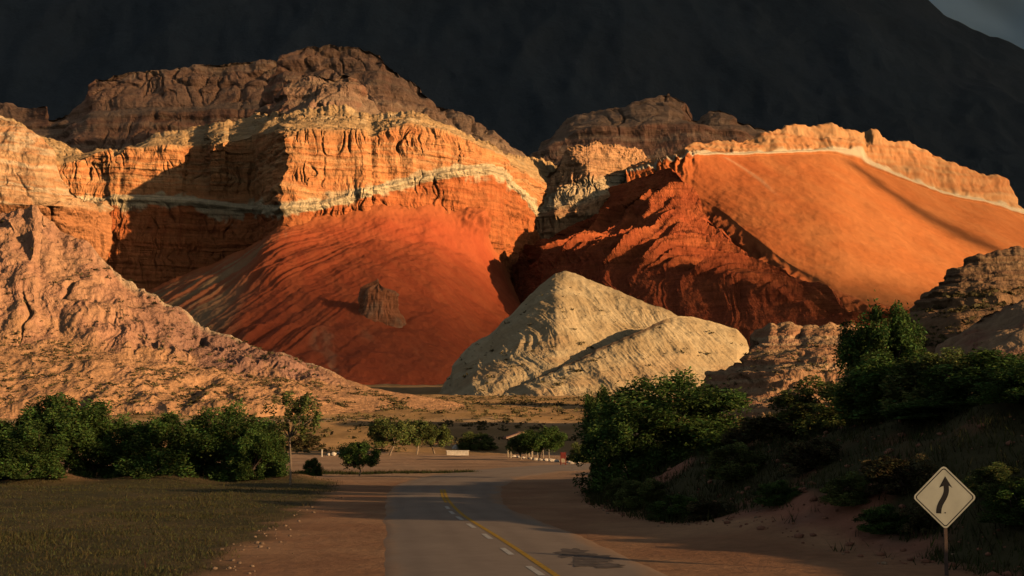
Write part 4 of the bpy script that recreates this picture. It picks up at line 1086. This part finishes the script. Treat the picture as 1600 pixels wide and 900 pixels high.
# red board
M_REDP = plain_mat('red_paint', (0.22, 0.04, 0.03), .6, .2, 4)
p = on_plane(880, 727); bd = empty('sandwich_board', (p[0], p[1], 0), .1)
for sg in (-1, 1):
    fr = None
    bm = bmesh.new()
    T = Matrix.Translation((0, sg * .22, 0)) @ Matrix.Rotation(sg * .24, 4, 'X')
    for x in (-.30, .30): bmesh.ops.create_cube(bm, size=1, matrix=T @ Matrix.Translation((x, 0, .78)) @ Matrix.Diagonal((.09, .05, 1.6, 1)))
    for z in (.28, .86, 1.5): bmesh.ops.create_cube(bm, size=1, matrix=T @ Matrix.Translation((0, 0, z)) @ Matrix.Diagonal((.51, .045, .10, 1)))
    fr = bobj('frame', bm, M_REDP, bd)
    bm = bmesh.new(); bmesh.ops.create_cube(bm, size=1, matrix=T @ Matrix.Translation((0, 0, 1.18)) @ Matrix.Diagonal((.50, .03, .54, 1))); bobj('upper_panel', bm, M_REDP, fr)
    bm = bmesh.new(); bmesh.ops.create_cube(bm, size=1, matrix=T @ Matrix.Translation((0, 0, .57)) @ Matrix.Diagonal((.50, .03, .48, 1))); bobj('lower_panel', bm, M_WOODP, fr)
bd.scale = (.8, .8, .85)
tag(bd, 'red folding board with a pale lower panel at the end of the stone row', 'board')

# ------------------------------------------------------------------ rock pillar on the fan
P, vv, uu = o_grids['red_fan']
qx, qy = to_px(P); k = np.unravel_index(np.argmin((qx - 592) ** 2 + (qy - 492) ** 2 + 1e6 * (vv < 0)), qx.shape); pc = P[k]
th = np.linspace(0, 2 * np.pi, 72, endpoint=False); hz = np.linspace(0, 1, 36)
TH, HZ = np.meshgrid(th, hz)
W = 27 * pc[1] / F; Hh = 50 * pc[1] / F
rad_ = W * (1.02 - .22 * HZ - .75 * sstep(.86, 1.0, HZ)) * (1 + .10 * np.cos(2 * TH))
rad_ *= 1 + .13 * fbm(np.cos(TH) * 1.5, np.sin(TH) * 1.5, HZ * .9, 4, .6, True) + .14 * fbm(np.cos(TH) * 2, np.sin(TH) * 2, HZ * 3, 5, .6) + .35 * sstep(.60, .25, HZ)
top = 1 - (.10 * sstep(-.2, .9, np.cos(TH)) + .12 * perlin(np.cos(TH) * 2, np.sin(TH) * 2, 5)) * HZ
Vv = np.stack([rad_ * np.cos(TH), rad_ * .75 * np.sin(TH), HZ * Hh * 1.8 * top - Hh * .8], -1)
cc = mix((0.44, 0.16, 0.07), (0.38, 0.20, 0.11), sstep(-.2, .6, fbm(np.cos(TH) * 2, np.sin(TH) * 2, HZ * 3, 3)))
fc = grid_faces(36, 72, True)
Vc = np.concatenate([Vv.reshape(-1, 3), [[0, 0, Hh * .96]]]); cc = np.concatenate([cc.reshape(-1, 3), [[.45, .25, .14]]])
capf = np.array([(35 * 72 + i, 35 * 72 + (i + 1) % 72, len(Vc) - 1, len(Vc) - 1) for i in range(72)])
me = bpy.data.meshes.new('rock_pillar')
me.from_pydata([tuple(v) for v in Vc], [], [tuple(f) for f in fc] + [tuple(f[:3]) for f in capf]); me.update()
at = me.color_attributes.new('Col', 'FLOAT_COLOR', 'POINT'); c4 = np.ones((len(Vc), 4), np.float32); c4[:, :3] = cc; at.data.foreach_set('color', c4.ravel())
o = link('rock_pillar', me, M_CLIFF); o.location = pc
tag(o, 'stubby fluted rock pillar standing on the red debris slope', 'rock')

# ------------------------------------------------------------------ road sign
M_SIGN = plain_mat('sign_face', (0.56, 0.55, 0.44), .55, .10, 3)
M_BLACK = plain_mat('sign_black', (0.018, 0.016, 0.015), .6, .2, 5)
M_STEEL = plain_mat('sign_back_steel', (0.22, 0.21, 0.20), .5, .2, 6, 0, .6)
M_POST = plain_mat('sign_post_steel', (0.13, 0.085, 0.065), .7, .3, 6)
SDIST = 31.0
c = unproj(1476, 777, SDIST); zg = float(ground_z(c[0], SDIST))
sg = empty('road_sign', (c[0], c[1], zg), -.02)
zc = c[2] - zg
PXM = SDIST / F                       # metres per photo pixel at the sign
def rdiamond(r, rad, n=6):
    """diamond with rounded corners, half diagonal r"""
    pts = []
    q = r - rad * math.sqrt(2)
    for k in range(4):
        a0 = math.pi / 2 * k
        for i in range(n + 1):
            a = a0 - math.pi / 4 + math.pi / 2 * i / n
            pts.append((q * math.cos(a0) + rad * math.cos(a), q * math.sin(a0) + rad * math.sin(a)))
    return pts
def plate(name, pts, y0, y1, mat, parent, hole=None):
    n = len(pts)
    V = [(x, y0, zc + z) for x, z in pts] + [(x, y1, zc + z) for x, z in pts]
    if hole is None:
        Fc = [tuple(range(n)), tuple(range(2 * n - 1, n - 1, -1))] + [(i, (i + 1) % n + 0, (i + 1) % n + n, i + n) for i in range(n)]
    else:
        V += [(x, y0, zc + z) for x, z in hole] + [(x, y1, zc + z) for x, z in hole]
        Fc = []
        for i in range(n):
            j = (i + 1) % n
            Fc += [(i, j, 2 * n + j, 2 * n + i), (n + i, 3 * n + i, 3 * n + j, n + j), (i, n + i, n + j, j), (2 * n + i, 2 * n + j, 3 * n + j, 3 * n + i)]
    me = bpy.data.meshes.new(name); me.from_pydata(V, [], Fc); me.update()
    bm = bmesh.new(); bm.from_mesh(me); bmesh.ops.recalc_face_normals(bm, faces=bm.faces); bm.to_mesh(me); bm.free()
    return link(name, me, mat, parent)
R0 = 49.5 * PXM
panel = plate('panel', rdiamond(R0, 6 * PXM), -.003, .003, M_SIGN, sg)
plate('border', rdiamond(R0 - 3.4 * PXM, 4.6 * PXM), -.006, -.0032, M_BLACK, panel, rdiamond(R0 - 5.4 * PXM, 3.6 * PXM))
cl = np.array([(312, 437), (313, 415), (318, 390), (330, 362), (346, 338), (360, 314), (370, 290), (374, 266), (372, 236)], float)
cl = resample(np.c_[cl, np.zeros(len(cl))], 24)[:, :2]
tn = np.gradient(cl, axis=0); tn /= np.linalg.norm(tn, axis=1, keepdims=True); nm = np.stack([-tn[:, 1], tn[:, 0]], -1)
hw = 19.0
lft, rgt = cl - nm * hw, cl + nm * hw
if lft[0, 0] > rgt[0, 0]: lft, rgt = rgt, lft
arrow = list(lft) + [(320, 250), (367, 166), (417, 252)] + list(rgt[::-1])
arrow = [((x - 359) / 4.74 * PXM, -(z - 320) / 4.74 * PXM) for x, z in arrow]
plate('arrow', arrow, -.006, -.0032, M_BLACK, panel)
for bx, bz in ((360, 432), (360, 205)):
    bm = bmesh.new()
    bmesh.ops.create_cone(bm, cap_ends=True, segments=10, radius1=.014, radius2=.011, depth=.012,
                          matrix=Matrix.Translation(((bx - 359) / 4.74 * PXM, -.0115 if bz < 300 else -.009, zc - (bz - 320) / 4.74 * PXM)) @ Matrix.Rotation(math.pi / 2, 4, 'X'))
    bobj('bolt', bm, M_BLACK, panel)
bm = bmesh.new()
fbox(bm, (0, .032, (zc + R0 * .55) / 2 - .15), (.075, .05, zc + R0 * .55 + .3), 0, .006)
bobj('post', bm, M_POST, sg)
tag(sg, 'pale diamond road sign with a black winding arrow on a thin post', 'road sign')
